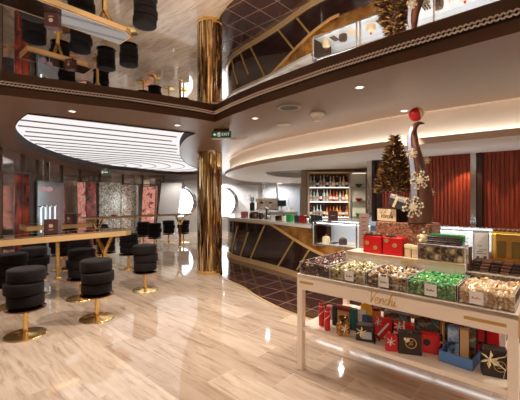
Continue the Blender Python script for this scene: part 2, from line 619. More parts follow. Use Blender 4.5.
# white end wall with two round windows
YB = 14.45
wx = [(-3.39, 1.225), (-1.65, 1.225)]
m = MB()
es = []
for loop in [[(-4.15, 0), (3.4, 0), (3.4, HC), (-4.15, HC)]]+[[(cx+.64*math.cos(2*PI*k/40), cz+.64*math.sin(2*PI*k/40)) for k in range(40)] for cx, cz in wx]:
    vs = [m.v((p[0], YB, p[1])) for p in loop]
    es += [m.bm.edges.new((vs[i], vs[(i+1) % len(vs)])) for i in range(len(vs))]
bmesh.ops.triangle_fill(m.bm, use_beauty=True, edges=es)
struct(m.build('wall_back', mat('hull_white', rgb(206, 206, 206), .4)))
RX = Matrix.Rotation(PI/2, 4, 'X')
for i, (cx, cz) in enumerate(wx):
    w = thing('window_%d' % (i+1), 'round porthole of daylight in the white end wall', 'window', (cx, YB, cz)); struct(w)
    m = MB(); m.lathe([(.60, -.06), (.70, -.06), (.72, -.03), (.72, .03), (.64, .05), (.64, .30), (.60, .30), (.60, -.06)], 40, rot=RX)
    m.build('window_frame', 'chrome', w, smooth=True)
    m = MB(); m.lathe([(.61, -.004), (.61, .004)], 40, (0, .14, 0), rot=RX)
    m.build('pane', 'clear_glass', w)
# white sloping panel between the mirrored wall and the porthole
m = MB(); m.prism([(-4.2, 14.1), (-3.36, 14.1), (-3.36, 14.42), (-4.2, 14.42)], 0, 2.05)
for vtx in m.bm.verts:
    vtx.co.x += .12*(vtx.co.z-1)/1.0
struct(m.build('wall_panel', 'hull_white'))
m = MB(); m.box((-3.3, YB-.03, 2.16), (1.9, .04, .05)); m.box((1.2, YB-.03, 2.0), (4.4, .04, .05))
struct(m.build('trim_6', 'grey_panel'))
# chrome-edged grey panels on the end wall behind the bar
for k, (px, w) in enumerate([(289, .95), (264, .12)]):
    x = (px-CX)/F*14.2
    m = MB(); m.box((x, 14.35, 1.15), (w, .05, 1.75)); p = struct(m.build('wall_panel', 'blue_glass' if 0 else 'grey_panel'))
    m = MB(); m.box((x-w/2, 14.32, 1.15), (.05, .06, 1.8)); m.box((x, 14.32, 2.02), (w, .06, .05)); m.build('panel_frame', 'chrome', p)
# ribbed red wooden wall on the right, behind the glass counter
A = Vector((2.085, 6.45, 0)); B = Vector((5.6, 3.27, 0)); d = (B-A); ln = d.length; d.normalize(); q = Vector((-d.y, d.x, 0))
ang = math.atan2(d.y, d.x); WA, WD, WQ = A.copy(), d.copy(), q.copy()
m = MB()
prof = []
rib = .055
k = 0
while k*rib < ln:
    for t, h in ((0, 0), (.12, .012), (.5, .02), (.88, .012)):
        prof.append(A+d*((k+t)*rib)-q*h)
    k += 1
m.strip(prof, [p+z*2.2 for p in prof])
struct(m.build('wall_right', varied('red_wood', [(.3, rgb(96, 32, 18)), (.55, rgb(138, 52, 28)), (.75, rgb(160, 66, 36))], .38, 0, 3, stretch=(9, 9, .5)), smooth=False))
m = MB(); m.box(A+d*1.70-q*.05+z*1.1, (.075, .07, 2.2), rz=ang)
m.box(A+d*.03-q*.03+z*1.1, (.1, .1, 2.2), rz=ang)
struct(m.build('trim_7', 'chrome'))
m = MB(); m.box(A+d*1.78-q*.04+z*1.1, (.07, .05, 2.2), rz=ang); m.box(A+d*.17-q*.02+z*1.1, (.14, .03, 2.2), rz=ang)
m.box(A+d*.10-q*.03+z*1.1, (.06, .1, 2.2), rz=ang)
struct(m.build('trim_8', mat('dark_wood', rgb(44, 22, 16), .35)))
m = MB(); m.strip([Vector((2.1, 6.45, 0)), Vector((2.68, 8.3, 0))], [Vector((2.1, 6.45, 2.3)), Vector((2.68, 8.3, 2.3))])
m.strip([Vector((1.02, 8.42, 0)), Vector((2.72, 8.29, 0))], [Vector((1.02, 8.42, 2.3)), Vector((2.72, 8.29, 2.3))])
struct(m.build('wall_bar', mat('bar_wall', rgb(170, 150, 126), .35)))
# outer shell of the room, behind and beside the camera
m = MB()
m.strip([Vector(p) for p in [(-3.4, 1.2, 0), (-3.4, -3.1, 0), (6.6, -3.1, 0), (6.6, 3.5, 0)]], [Vector(p) for p in [(-3.4, 1.2, 2.95), (-3.4, -3.1, 2.95), (6.6, -3.1, 2.95), (6.6, 3.5, 2.95)]])
struct(m.build('wall_front', mat('rear_wall', rgb(176, 154, 134), .5)))
m = MB()
m.strip([Vector(p) for p in [(6.6, 3.5, 0), (5.6, 3.27, 0)]], [Vector(p) for p in [(6.6, 3.5, 2.95), (5.6, 3.27, 2.95)]])
m.strip([Vector(p) for p in [(3.4, YB, 0), (3.4, 8.2, 0), (2.68, 8.31, 0)]], [Vector(p) for p in [(3.4, YB, 2.95), (3.4, 8.2, 2.95), (2.68, 8.31, 2.95)]])
struct(m.build('wall_side', 'rear_wall'))

# ------------------------------------------------------------------ mosaic column
COLX, COLY, COLR = -.995, 6.72, .245
mo = mat('mosaic', rgb(220, 170, 90), .12, 1)
nt, b = nodes(mo)
tc = N(nt, 'ShaderNodeTexCoord'); sep = N(nt, 'ShaderNodeSeparateXYZ'); at2 = N(nt, 'ShaderNodeMath', operation='ARCTAN2')
nt.links.new(tc.outputs['Object'], sep.inputs[0]); nt.links.new(sep.outputs['Y'], at2.inputs[0]); nt.links.new(sep.outputs['X'], at2.inputs[1])
cmb = N(nt, 'ShaderNodeCombineXYZ'); mul = N(nt, 'ShaderNodeMath', operation='MULTIPLY'); mul.inputs[1].default_value = 9
mz = N(nt, 'ShaderNodeMath', operation='MULTIPLY'); mz.inputs[1].default_value = 1.5
nt.links.new(at2.outputs[0], mul.inputs[0]); nt.links.new(sep.outputs['Z'], mz.inputs[0])
nt.links.new(mul.outputs[0], cmb.inputs[0]); nt.links.new(mz.outputs[0], cmb.inputs[1])
vo = N(nt, 'ShaderNodeTexVoronoi', Scale=1.0, Randomness=.9)
nt.links.new(cmb.outputs[0], vo.inputs['Vector'])
sc = N(nt, 'ShaderNodeSeparateColor'); nt.links.new(vo.outputs['Color'], sc.inputs[0])
r = ramp(nt, [(0, rgb(150, 120, 84)), (.2, rgb(222, 182, 120)), (.5, rgb(244, 214, 160)), (.8, rgb(252, 238, 210))], 'CONSTANT')
nt.links.new(sc.outputs[0], r.inputs[0])
pn = N(nt, 'ShaderNodeTexNoise', Scale=.9, Detail=6, Roughness=.75); nt.links.new(cmb.outputs[0], pn.inputs['Vector'])
pr_ = ramp(nt, [(.40, (.16, .11, .07, 1)), (.52, (1, 1, 1, 1))]); nt.links.new(pn.outputs['Fac'], pr_.inputs[0])
pm = N(nt, 'ShaderNodeMix', data_type='RGBA', blend_type='MULTIPLY'); pm.inputs[0].default_value = .85
nt.links.new(r.outputs[0], pm.inputs[6]); nt.links.new(pr_.outputs[0], pm.inputs[7]); nt.links.new(pm.outputs[2], b.inputs['Base Color'])
geo = N(nt, 'ShaderNodeNewGeometry'); vs1 = N(nt, 'ShaderNodeVectorMath', operation='SUBTRACT'); vs1.inputs[1].default_value = (.5, .5, .5)
vs2 = N(nt, 'ShaderNodeVectorMath', operation='MULTIPLY_ADD'); vs2.inputs[1].default_value = (.8, .8, .35)
nt.links.new(vo.outputs['Color'], vs1.inputs[0]); nt.links.new(vs1.outputs[0], vs2.inputs[0]); nt.links.new(geo.outputs['Normal'], vs2.inputs[2])
nrm = N(nt, 'ShaderNodeVectorMath', operation='NORMALIZE'); nt.links.new(vs2.outputs[0], nrm.inputs[0]); nt.links.new(nrm.outputs[0], b.inputs['Normal'])
col = thing('column', 'round floor-to-ceiling column covered in gold mirror mosaic strips', 'column', (COLX, COLY, 0))
col['kind'] = 'thing'
m = MB(); m.lathe([(COLR, .06), (COLR, HC+.06)], 16)
m.build('mosaic_shaft', 'mosaic', col)
m = MB(); m.lathe([(COLR+.012, 0), (COLR+.012, .06), (COLR, .065)], 32)
m.build('base_ring', 'gold', col, smooth=True)
# ------------------------------------------------------------------ bar stools
def make_stool():
    t = thing('bar_stool', 'x', 'bar stool')
    m = MB(); m.lathe([(.195, 0), (.2, .006), (.195, .014), (.06, .02), (.03, .03)], 36); m.build('base_plate', 'gold', t, smooth=True)
    m = MB(); m.cyl((0, 0, 0), .026, .02, .33, 16); m.build('pole', 'gold', t, smooth=True)
    m = MB(); m.lathe([(.18, .285), (.192, .292), (.192, .302), (.18, .308)], 36); m.build('footrest_disc', 'bronze', t, smooth=True)
    for i, (dx, dy, r, z0, z1, nm) in enumerate([(0, .004, .175, .325, .455, 'lower_tier'), (-.014, -.01, .186, .455, .585, 'middle_tier'), (.008, .006, .182, .585, .725, 'seat')]):
        c = .02
        pr = [(r-c, z0+.003), (r-.005, z0+.010), (r, z0+c), (r, z1-c), (r-.006, z1-.009), (r-c, z1-.003), (r*.5, z1+.001), (0, z1+.002)]
        m = MB(); m.lathe(pr, 36, (dx, dy, 0)); m.build(nm, 'velvet', t, smooth=True)
    return t


stool = make_stool()
G1 = 'dark tiered bar stools around the long gold-edged tables'
SPOTS = [((-2.53, 3.67), 'dark tiered bar stool on a gold base, the one nearest the camera at the left'),
         ((-2.0, 4.17), 'dark tiered bar stool standing free on the marble, second nearest to the camera'),
         ((-1.83, 5.42), 'dark tiered bar stool alone between the front table and the gold column'),
         ((-2.62, 4.98), 'dark bar stool tucked under the front table, directly behind the second free-standing stool'),
         ((-3.36, 4.60), 'dark bar stool cut by the left edge of the photo, behind the lowest stool'),
         ((-3.42, 5.15), 'dark bar stool under the front table, just below its brown menu box'),
         ((-2.72, 7.05), 'dark bar stool with gold pole right of the forked leg of the front table'),
         ((-4.08, 6.95), 'dark bar stool whose gold pole and base show in the gap under the front table'),
         ((-3.95, 5.95), 'dark bar stool behind the front table, tucked under the near second table edge'),
         ((-3.35, 6.35), 'dark bar stool beyond the front table seen just left of the forked gold leg'),
         ((-3.28, 7.25), 'far dark bar stool glimpsed just behind the forked gold leg of the front table'),
         ((-3.50, 10.2), 'far bar stool left of the stool by the pink pillar at the far thin-edged table'),
         ((-3.02, 9.75), 'far bar stool at the third table in front of the pink picture pillar'),
         ((-2.90, 10.8), 'far bar stool below the porthole, left one beside the slim gold table leg'),
         ((-2.46, 10.95), 'far bar stool below the porthole, right one beside the slim gold table leg'),
         ((-4.65, 8.2), 'far bar stool by the mirrored wall behind the second table'),
         ((-4.35, 9.3), 'far bar stool behind the end of the second table under the speckled wall'),
         ((-4.0, 8.55), 'far bar stool between the second and the third table'),
         ]
for i, ((x, y), lab) in enumerate(SPOTS):
    if i == 0:
        stool.location = (x, y, 0); stool['label'] = lab; stool['group'] = G1; stool.rotation_euler.z = .4
    else:
        dup(stool, (x, y, 0), .4+i*1.7, lab, G1)


# ------------------------------------------------------------------ long communal tables
def long_table(label, end, length, width, zt=1.0, band=.085, chamfer=.12):
    t = thing('bar_table', label, 'table', (end[0], end[1], 0), GA)
    # local: y runs away along the table's length (towards its visible end at y=0), x across it, table lies at -x
    prof = [(0, 0-chamfer), (-chamfer*.7, 0), (-width, 0), (-width, -length), (0, -length)]
    m = MB(); m.prism(prof, zt-.012, zt); m.build('tabletop', 'table_top', t)
    n = len(prof)
    m = MB()
    for i in range(n):
        a, b = prof[i], prof[(i+1) % n]
        m.face([(a[0], a[1], zt-band), (b[0], b[1], zt-band), (b[0], b[1], zt+.002), (a[0], a[1], zt+.002)])
    ins = [(-.012, -chamfer-.004), (-chamfer*.7-.005, -.012), (-width+.012, -.012), (-width+.012, -length+.012), (-.012, -length+.012)]
    m.strip([(p[0], p[1], zt+.002) for p in prof], [(p[0], p[1], zt+.002) for p in ins], True)
    m.strip([(p[0], p[1], zt-band) for p in prof], [(p[0], p[1], zt-band) for p in ins], True)
    m.strip([(p[0], p[1], zt-band) for p in ins], [(p[0], p[1], zt-.012) for p in ins], True)
    m.build('gold_edge_band', 'gold_satin', t)
    for yy in ((-.34, -length+.3) if length > 1.5 else (-.55,)):
        m = MB()
        x = -width/2
        m.box((x, yy, .34), (.05, .05, .68))
        for s in (-1, 1):
            m.tube([(x, yy, .66), (x+s*.08, yy+s*.03, .80), (x+s*.16, yy+s*.06, zt-band*.6)], [.032, .03, .026], 6)
        m.lathe([(.07, 0), (.07, .012), (.03, .03)], 24, (x, yy, 0))
        m.build('leg', 'gold', t)
    return t


long_table('long bar table with a thick gold edge band, in front of the other tables', (-1.90, 5.12), 2.4, .46)
long_table('second long gold-edged bar table standing behind the front table', (-3.15, 6.45), 1.08, .46)
long_table('far long bar table with a thin gold edge, ending beside the gold column', (-1.93, 10.05), 3.0, .5, 1.0, .05)


# menu boxes on the tables
def menu_box(x, y, z, w, h, d, rz, label, m0='menu_brown'):
    t = thing('menu_box', label, 'box', (x, y, z), rz, 'menu boxes on the tables')
    m = MB(); m.box((0, 0, h/2), (w, d, h), bev=.004); m.build('case', m0, t)
    m = MB(); m.lathe([(.026, -.001), (.026, .001)], 16, (0, -d/2-.001, h*.55), RX)
    m.box((0, -d/2-.001, h*.28), (.06, .002, .008)); m.build('emblem', 'menu_tan', t)
    return t


menu_box(-2.76, 4.53, 1.002, .17, .19, .12, GA+.9, 'dark brown menu box standing on the front gold-edged table')
menu_box(-3.35, 6.02, 1.002, .17, .19, .10, -.3, 'dark brown menu box on the second gold-edged table, below the speckled wall')
# a dish and a napkin on the far table
m = MB(); m.box((0, 0, .012), (.16, .1, .022), bev=.006); tag(m.build('napkin', 'white_plastic', loc=(-3.38, 8.70, 1.003), rz=.5), 'folded white napkin on the far thin-edged table beside a pink dish', 'napkin')
m = MB(); m.lathe([(.05, 0), (.09, .035), (.085, .037), (.045, .006), (0, .006)], 20); tag(m.build('dish', 'pinkish', loc=(-3.62, 8.42, 1.003), smooth=True), 'small pink dish on the far thin-edged table', 'dish')


# ------------------------------------------------------------------ picture pillars and panels of the mirrored wall
def picture(name, stops, scale):
    m = mat(name, stops[0][1], .25, 0, .5)
    nt, b = nodes(m)
    tc = N(nt, 'ShaderNodeTexCoord'); no = N(nt, 'ShaderNodeTexNoise', Scale=scale, Detail=2.5, Roughness=.5, Distortion=.8)
    nt.links.new(tc.outputs['Object'], no.inputs['Vector'])
    r = ramp(nt, stops); nt.links.new(no.outputs['Fac'], r.inputs[0])
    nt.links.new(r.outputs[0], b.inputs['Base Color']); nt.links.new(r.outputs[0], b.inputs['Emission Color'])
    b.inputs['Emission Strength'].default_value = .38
    return m


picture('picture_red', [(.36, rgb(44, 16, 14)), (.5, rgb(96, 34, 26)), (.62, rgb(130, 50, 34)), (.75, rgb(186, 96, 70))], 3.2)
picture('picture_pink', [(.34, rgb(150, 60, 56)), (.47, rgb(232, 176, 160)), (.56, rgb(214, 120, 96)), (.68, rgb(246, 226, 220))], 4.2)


def pillar(x, y, rz, w, d, h, lean, label, front='picture_pink', side='picture_red'):
    t = thing('picture_pillar', label, 'display pillar', (x, y, 0), rz, 'picture pillars along the mirrored wall')
    def skew(m):
        for vv in m.bm.verts:
            vv.co.x += lean*vv.co.z
    m = MB(); m.box((0, d/2, h/2), (w, d, h)); skew(m); m.build('core', 'mullion', t)
    m = MB(); m.box((0, -.006, h/2), (w-.03, .008, h-.04)); skew(m); m.build('picture_panel', front, t)
    m = MB(); m.box((w/2+.006, d/2, h/2), (.008, d-.03, h-.04)); skew(m); m.build('side_panel', side, t)
    return t


pillar(-4.41, 6.2, -.55, .29, .12, 1.92, .01, 'dark red picture pillar leaning at the mirrored wall behind the front table, furthest left', 'picture_red', 'picture_red')
pillar(-5.26, 10.1, -.25, .30, .42, 1.93, -.03, 'picture pillar with pink and white front, dark red side, left of the speckled wall')
pillar(-4.42, 13.3, .0, .52, .20, 1.88, .05, 'pink and white picture pillar beside the white sloping panel')
# speckles painted for reflections in the mirrored wall, and its bluish glazed niche
mz_ = mat('painted_glints', (.8, .78, .74, 1), .18, .3)
nt, b = nodes(mz_)
tc = N(nt, 'ShaderNodeTexCoord'); vo = N(nt, 'ShaderNodeTexVoronoi', Scale=22, Randomness=1); nt.links.new(tc.outputs['Object'], vo.inputs['Vector'])
r = ramp(nt, [(0, rgb(136, 134, 124)), (.2, rgb(188, 180, 158)), (.4, rgb(214, 214, 204)), (.66, rgb(164, 172, 164)), (.8, rgb(250, 247, 240))], 'CONSTANT')
sc = N(nt, 'ShaderNodeSeparateColor'); nt.links.new(vo.outputs['Color'], sc.inputs[0]); nt.links.new(sc.outputs[1], r.inputs[0]); nt.links.new(r.outputs[0], b.inputs['Base Color'])


def wall_seg(px0, px1, y0, y1, z0, z1, t=.03):
    a, b_ = ray(px0, y0), ray(px1, y1); d_ = b_-a
    m = MB(); m.box((0, 0, 0), (d_.length, t, z1-z0)); c = (a+b_)/2
    return m, (c.x, c.y, (z0+z1)/2), math.atan2(d_.y, d_.x)


m, c, rz = wall_seg(99, 120, 11.7, 12.6, .05, 1.98); struct(m.build('wall_panel', 'painted_glints', loc=c, rz=rz))
m, c, rz = wall_seg(121, 136, 12.7, 13.4, .05, 1.92); struct(m.build('wall_panel', 'painted_glints', loc=c, rz=rz))
m, c, rz = wall_seg(37, 63, 7.85, 9.3, .05, 1.86); struct(m.build('wall_panel', mat('blue_panel', rgb(150, 164, 172), .12, .55), loc=c, rz=rz))
for k, px in enumerate((41, 45.5, 50, 55)):  # pale reflections in the glass, built as glowing rods
    yy = 7.75+k*.27
    t = thing('reflection_rod', 'glowing rod imitating a reflection on the bluish wall panel, %s from the dark red pillar' % ['first', 'second', 'third', 'fourth'][k], 'reflection', ray(px, yy, .62), rz, 'glowing rods for reflections on the bluish wall panel')
    m = MB(); m.cyl((0, 0, 0), .018, .03, .62, 10); m.build('tube', mat('reflection_glow', rgb(215, 228, 236), .3, emit=(.85, .93, 1, 1), es=.75), t)
    m = MB(); m.box((0, 0, .015), (.06, .06, .03)); m.box((0, 0, .635), (.06, .06, .03)); m.build('bracket', 'chrome', t)
for k, (px, lab) in enumerate([(43, 'pink glowing lamp hanging before the bluish panel, closer to the dark red pillar'), (49.5, 'pink glowing lamp hanging before the bluish panel, farther from the dark red pillar')]):
    p = ray(px, 7.7+k*.25, 1.66)
    t = thing('pendant_lamp', lab, 'lamp', p, 0, 'pink lamps at the mirrored wall')
    m = MB(); m.ball((0, 0, 0), .06, 16, 10, (1.15, 1.15, .95)); m.build('shade', 'pink_lamp', t, smooth=True)
    m = MB(); m.cyl((0, 0, 0), .006, .055, HC-1.66, 6); m.build('cord', 'chrome', t)
# small green sign under the oval panel
t = thing('exit_sign', 'tiny green and white emergency sign under the far rim of the oval light panel', 'sign', ray(105, 10.3, 2.22))
m = MB(); m.box((0, 0, 0), (.26, .02, .11)); m.build('face', 'exit_green', t)
m = MB(); m.box((-.07, -.012, 0), (.05, .004, .07)); m.box((.04, -.012, 0), (.11, .004, .03)); m.build('symbol', 'exit_white', t)
m = MB(); m.box((0, 0, .1), (.02, .02, .09)); m.build('bracket', 'chrome', t)

# ------------------------------------------------------------------ ceiling devices
t = thing('exit_sign', 'hanging green exit sign with white arrow and lettering beside the mirror beam corner', 'sign', ray(221.5, 4.35, 2.285), math.radians(-6))
m = MB(); m.box((0, 0, 0), (.25, .022, .085)); m.build('face', 'exit_green', t)
m = MB(); m.slab([(-.108, 0), (-.085, .022), (-.085, .009), (-.066, .009), (-.066, -.009), (-.085, -.009), (-.085, -.022)], .004)
for vv in m.bm.verts: vv.co.y -= .0125
m.build('arrow', 'exit_white', t)
m = MB(); m.slab([(-.048, -.026), (-.014, -.026), (-.014, .026), (-.048, .026)], .003)
for vv in m.bm.verts: vv.co.y -= .0125
m.build('running_figure_plate', 'exit_white', t)
m = MB()
m.ball((-.028, -.0155, .016), .005, 8, 6)
m.box((-.031, -.0155, .003), (.008, .002, .018), ry=.3); m.box((-.036, -.0155, -.012), (.005, .002, .018), ry=.7); m.box((-.026, -.0155, -.012), (.005, .002, .018), ry=-.6)
m.box((-.024, -.0155, .006), (.014, .002, .004), ry=.4)
m.build('running_figure', 'exit_green', t)
lettering('EXIT', .05, 'exit_white', t, (.055, -.0125, 0), (PI/2, 0, 0))
m = MB(); m.box((0, .0, -.05), (.25, .05, .014)); m.build('lower_rail', 'white_plastic', t)
m = MB(); m.box((0, 0, .058), (.2, .03, .032)); m.build('ceiling_mount', 'bronze', t)
m = MB(); m.tube([(.12, 0, -.055), (.2, .0, -.052), (.31, .0, -.05), (.33, 0, -.04)], .007, 8); m.ball((.15, 0, -.055), .016, 10, 6); m.build('side_arm', 'white_plastic', t, smooth=True)
p = at(289, 107, HC)
t = thing('ceiling_speaker', 'round recessed ceiling speaker grille, the larger ring beside the smoke detector', 'speaker', (p.x, p.y, HC))
m = MB(); m.lathe([(.085, -.012), (.112, -.012), (.118, 0), (.085, 0), (.085, -.012)], 32); m.build('ring', 'grey_plastic', t, smooth=True)
m = MB(); m.lathe([(.085, -.008), (.085, -.004)], 32); m.build('grille', mat('grille', rgb(84, 76, 72), .5), t)
p = at(283.5, 124.5, HC)
t = thing('ceiling_vent', 'small flat round grille in the ceiling behind the larger speaker ring', 'vent', (p.x, p.y, HC))
m = MB(); m.lathe([(.08, -.006), (.098, -.006), (.1, 0), (.08, 0), (.08, -.006)], 28); m.build('ring', 'grey_plastic', t, smooth=True)
m = MB(); m.lathe([(.08, -.004), (.08, -.002)], 28); m.build('grille', 'lip_brown', t)
p = at(317.5, 113.5, HC)
t = thing('smoke_detector', 'white cone-shaped smoke detector on the ceiling before the bar soffit', 'detector', (p.x, p.y, HC))
m = MB(); m.lathe([(.078, 0), (.076, -.018), (.064, -.026), (.052, -.04)], 28); m.build('base', 'white_plastic', t, smooth=True)
m = MB(); m.lathe([(.052, -.04), (.042, -.07), (.036, -.078), (0, -.08)], 24); m.build('sensor_head', 'white_plastic', t, smooth=True)
p = at(211.5, 150.5, HC)
t = thing('motion_sensor', 'small white dome sensor on the ceiling in front of the gold column', 'detector', (p.x, p.y+.0, HC))
m = MB(); m.lathe([(.06, 0), (.058, -.014), (.045, -.022)], 24); m.build('base', 'white_plastic', t, smooth=True)
m = MB(); m.ball((0, 0, -.02), .034, 14, 8); m.build('dome', 'grey_plastic', t, smooth=True)

# ------------------------------------------------------------------ the curved bar
BAR = catmull([(-.30, 10.9, 0), (-.70, 9.9, 0), (-.86, 9.05, 0), (-.70, 8.3, 0), (-.36, 7.76, 0), (0, 7.3, 0), (.36, 6.8, 0), (.64, 6.36, 0), (.92, 5.95, 0), (1.28, 5.59, 0), (1.66, 5.26, 0), (2.4, 4.59, 0), (3.9, 3.23, 0)], 10)
BL = [0]
for i in range(1, len(BAR)):
    BL.append(BL[-1]+(BAR[i]-BAR[i-1]).length)
BN = []
for i in range(len(BAR)):
    dd = BAR[min(i+1, len(BAR)-1)]-BAR[max(i-1, 0)]; dd.normalize(); BN.append(Vector((dd.y, -dd.x, 0)))   # towards the room


def bar(s, z, out=0):
    i = 1
    while i < len(BL)-1 and BL[i] < s:
        i += 1
    k = (s-BL[i-1])/(BL[i]-BL[i-1])
    p = BAR[i-1].lerp(BAR[i], k); nn = BN[i-1].lerp(BN[i], k).normalized()
    if nn.dot(Vector((-.6, -.8, 0))) < 0 and p.y < 8:
        nn = -nn
    return Vector((p.x, p.y, z))+nn*out


def bar_s(px):
    """arc length where the bar front crosses the sight line of a photo column"""
    best = None
    for k in range(400):
        s = BL[25]+(BL[-1]-BL[25])*k/399
        p = bar(s, 0)
        e = abs(CX+F*p.x/p.y-px)
        if best is None or e < best[0]:
            best = (e, s)
    return best[1]


ZT = .985
sA, sCase = bar_s(271), bar_s(313)
bt = thing('bar_counter', 'long curved bar with dark glossy front, diagonal gold strips and pale top', 'bar counter', (0, 0, 0))
SS = [BL[-1]*k/110 for k in range(111)]


def gold_line(s):
    """height of the sloping gold band at arc length s"""
    if s <= sA:
        return .93
    s2 = bar_s(332)
    k = min(1, (s-sA)/(s2-sA))
    return .93-(.93-.46)*(k**.9)


m = MB(); m.strip([bar(s, .1) for s in SS], [bar(s, min(.93, gold_line(s))) for s in SS]); m.build('dark_front', 'dark_gloss', bt, smooth=2)
SG = [s for s in SS if s > sA-.03]
gp = varied('gold_panel', [(.35, rgb(150, 96, 40)), (.5, rgb(206, 150, 76)), (.7, rgb(240, 200, 130))], .2, .85, 5, bump=.25)
m = MB()
for a, b_ in zip(SG, SG[1:]):
    z1 = .93 if (a+b_)/2 < sCase else .655
    m.face([bar(a, gold_line(a), .002), bar(b_, gold_line(b_), .002), bar(b_, z1, .002), bar(a, z1, .002)])
m.build('gold_front', 'gold_panel', bt, smooth=2)
m = MB()
for lo, hi, o in ((0, .1, .03),):
    m.strip([bar(s, lo, o) for s in SS], [bar(s, hi, o) for s in SS]); m.strip([bar(s, hi, o) for s in SS], [bar(s, hi, 0) for s in SS])
m.build('gold_kick_plate', 'gold_satin', bt, smooth=True)
m = MB()
SB = [s for s in SS if s > BL[25]]
SBa = [s for s in SB if s < bar_s(340)]


def ribbon(m, f0, f1, o=.014):
    """bar of section along the front between two height curves"""
    m.strip([bar(s, f0(s), o) for s in SBa], [bar(s, f1(s), o) for s in SBa])
    m.strip([bar(s, f1(s), o) for s in SBa], [bar(s, f1(s), 0) for s in SBa])
    m.strip([bar(s, f0(s), 0) for s in SBa], [bar(s, f0(s), o) for s in SBa])


ribbon(m, lambda s: gold_line(s)-.03, lambda s: gold_line(s)+.015)
m.build('gold_band', 'gold_satin', bt, smooth=True)
for (pt, yt, pb, yb) in [(248.5, 232, 240.5, 258), (265, 225, 250.5, 261), (294, 239, 278, 267), (310, 248, 297.5, 270), (238, 226, 232, 254)]:
    s1, s0 = bar_s(pt), bar_s(pb)
    p1, p0 = bar(s1, 0), bar(s0, 0)
    z1 = EYE-(yt-CY)*p1.y/F; z0 = max(.1, EYE-(yb-CY)*p0.y/F)
    z1 = min(z1, gold_line(s1)-.02)
    m = MB(); hw = .022
    lo = [bar(s0+(s1-s0)*k/8-hw, z0+(z1-z0)*k/8, .012) for k in range(9)]; hi = [bar(s0+(s1-s0)*k/8+hw, z0+(z1-z0)*k/8, .012) for k in range(9)]
    m.strip(lo, hi)
    m.strip([bar(s0+(s1-s0)*k/8-hw, z0+(z1-z0)*k/8, 0) for k in range(9)], lo); m.strip(hi, [bar(s0+(s1-s0)*k/8+hw, z0+(z1-z0)*k/8, 0) for k in range(9)])
    m.build('diagonal_strip', 'gold_paint', bt)
SL = [s for s in SS if s < sCase+.02]
m = MB()
m.strip([bar(s, ZT-.05, .05) for s in SL], [bar(s, ZT, .05) for s in SL]); m.strip([bar(s, ZT, .05) for s in SL], [bar(s, ZT, -.5) for s in SL])
m.strip([bar(s, ZT-.05, .05) for s in SL], [bar(s, ZT-.05, -.0) for s in SL]); m.strip([bar(s, ZT-.05, -.5) for s in SL], [bar(s, ZT, -.5) for s in SL])
m.build('countertop', 'bar_top', bt, smooth=True)
m = MB(); m.strip([bar(s, 0, -.5) for s in SL], [bar(s, ZT-.05, -.5) for s in SL]); m.build('rear_panel', 'menu_brown', bt)

# glass pastry case set in the bar, running on to the right
q0 = bar(sCase, 0); uu = (bar(BL[-1], 0)-bar(BL[-1]-1.5, 0)).normalized()
ca = math.atan2(uu.y, uu.x)
pc = thing('pastry_case', 'lit glass pastry display case running along the bar, white inside, with pastries', 'display case', (q0.x, q0.y, 0), ca)
CL = 3.7; Z0, Z1 = .66, 1.045
m = MB(); m.box((CL/2, .30, Z0-.01), (CL, .62, .02)); m.box((CL/2, .60, (Z0+Z1)/2), (CL, .02, Z1-Z0)); m.build('lining', 'case_white', pc)
m = MB(); m.box((CL/2, .0, (Z0+Z1)/2), (CL, .008, Z1-Z0-.01)); m.box((CL/2, .3, Z1), (CL, .6, .008)); m.build('glazing', 'clear_glass', pc)
m = MB()
for x in (0, .82, .88, 1.95, 2.9):
    m.box((x, .0, (Z0+Z1)/2), (.022, .03, Z1-Z0)); m.box((x, .3, Z1+.005), (.02, .6, .012))
m.box((CL/2, -.005, Z0), (CL, .03, .03)); m.box((CL/2, .0, Z1+.004), (CL, .02, .016)); m.box((CL/2, .6, Z1+.004), (CL, .03, .016))
m.build('frame', 'chrome', pc)
m = MB(); m.box((CL/2, .05, Z1-.012), (CL-.1, .025, .012)); m.box((CL/2, .55, Z1-.012), (CL-.1, .025, .012)); m.build('light_bar', 'case_light', pc)
random.seed(3)
k = 0
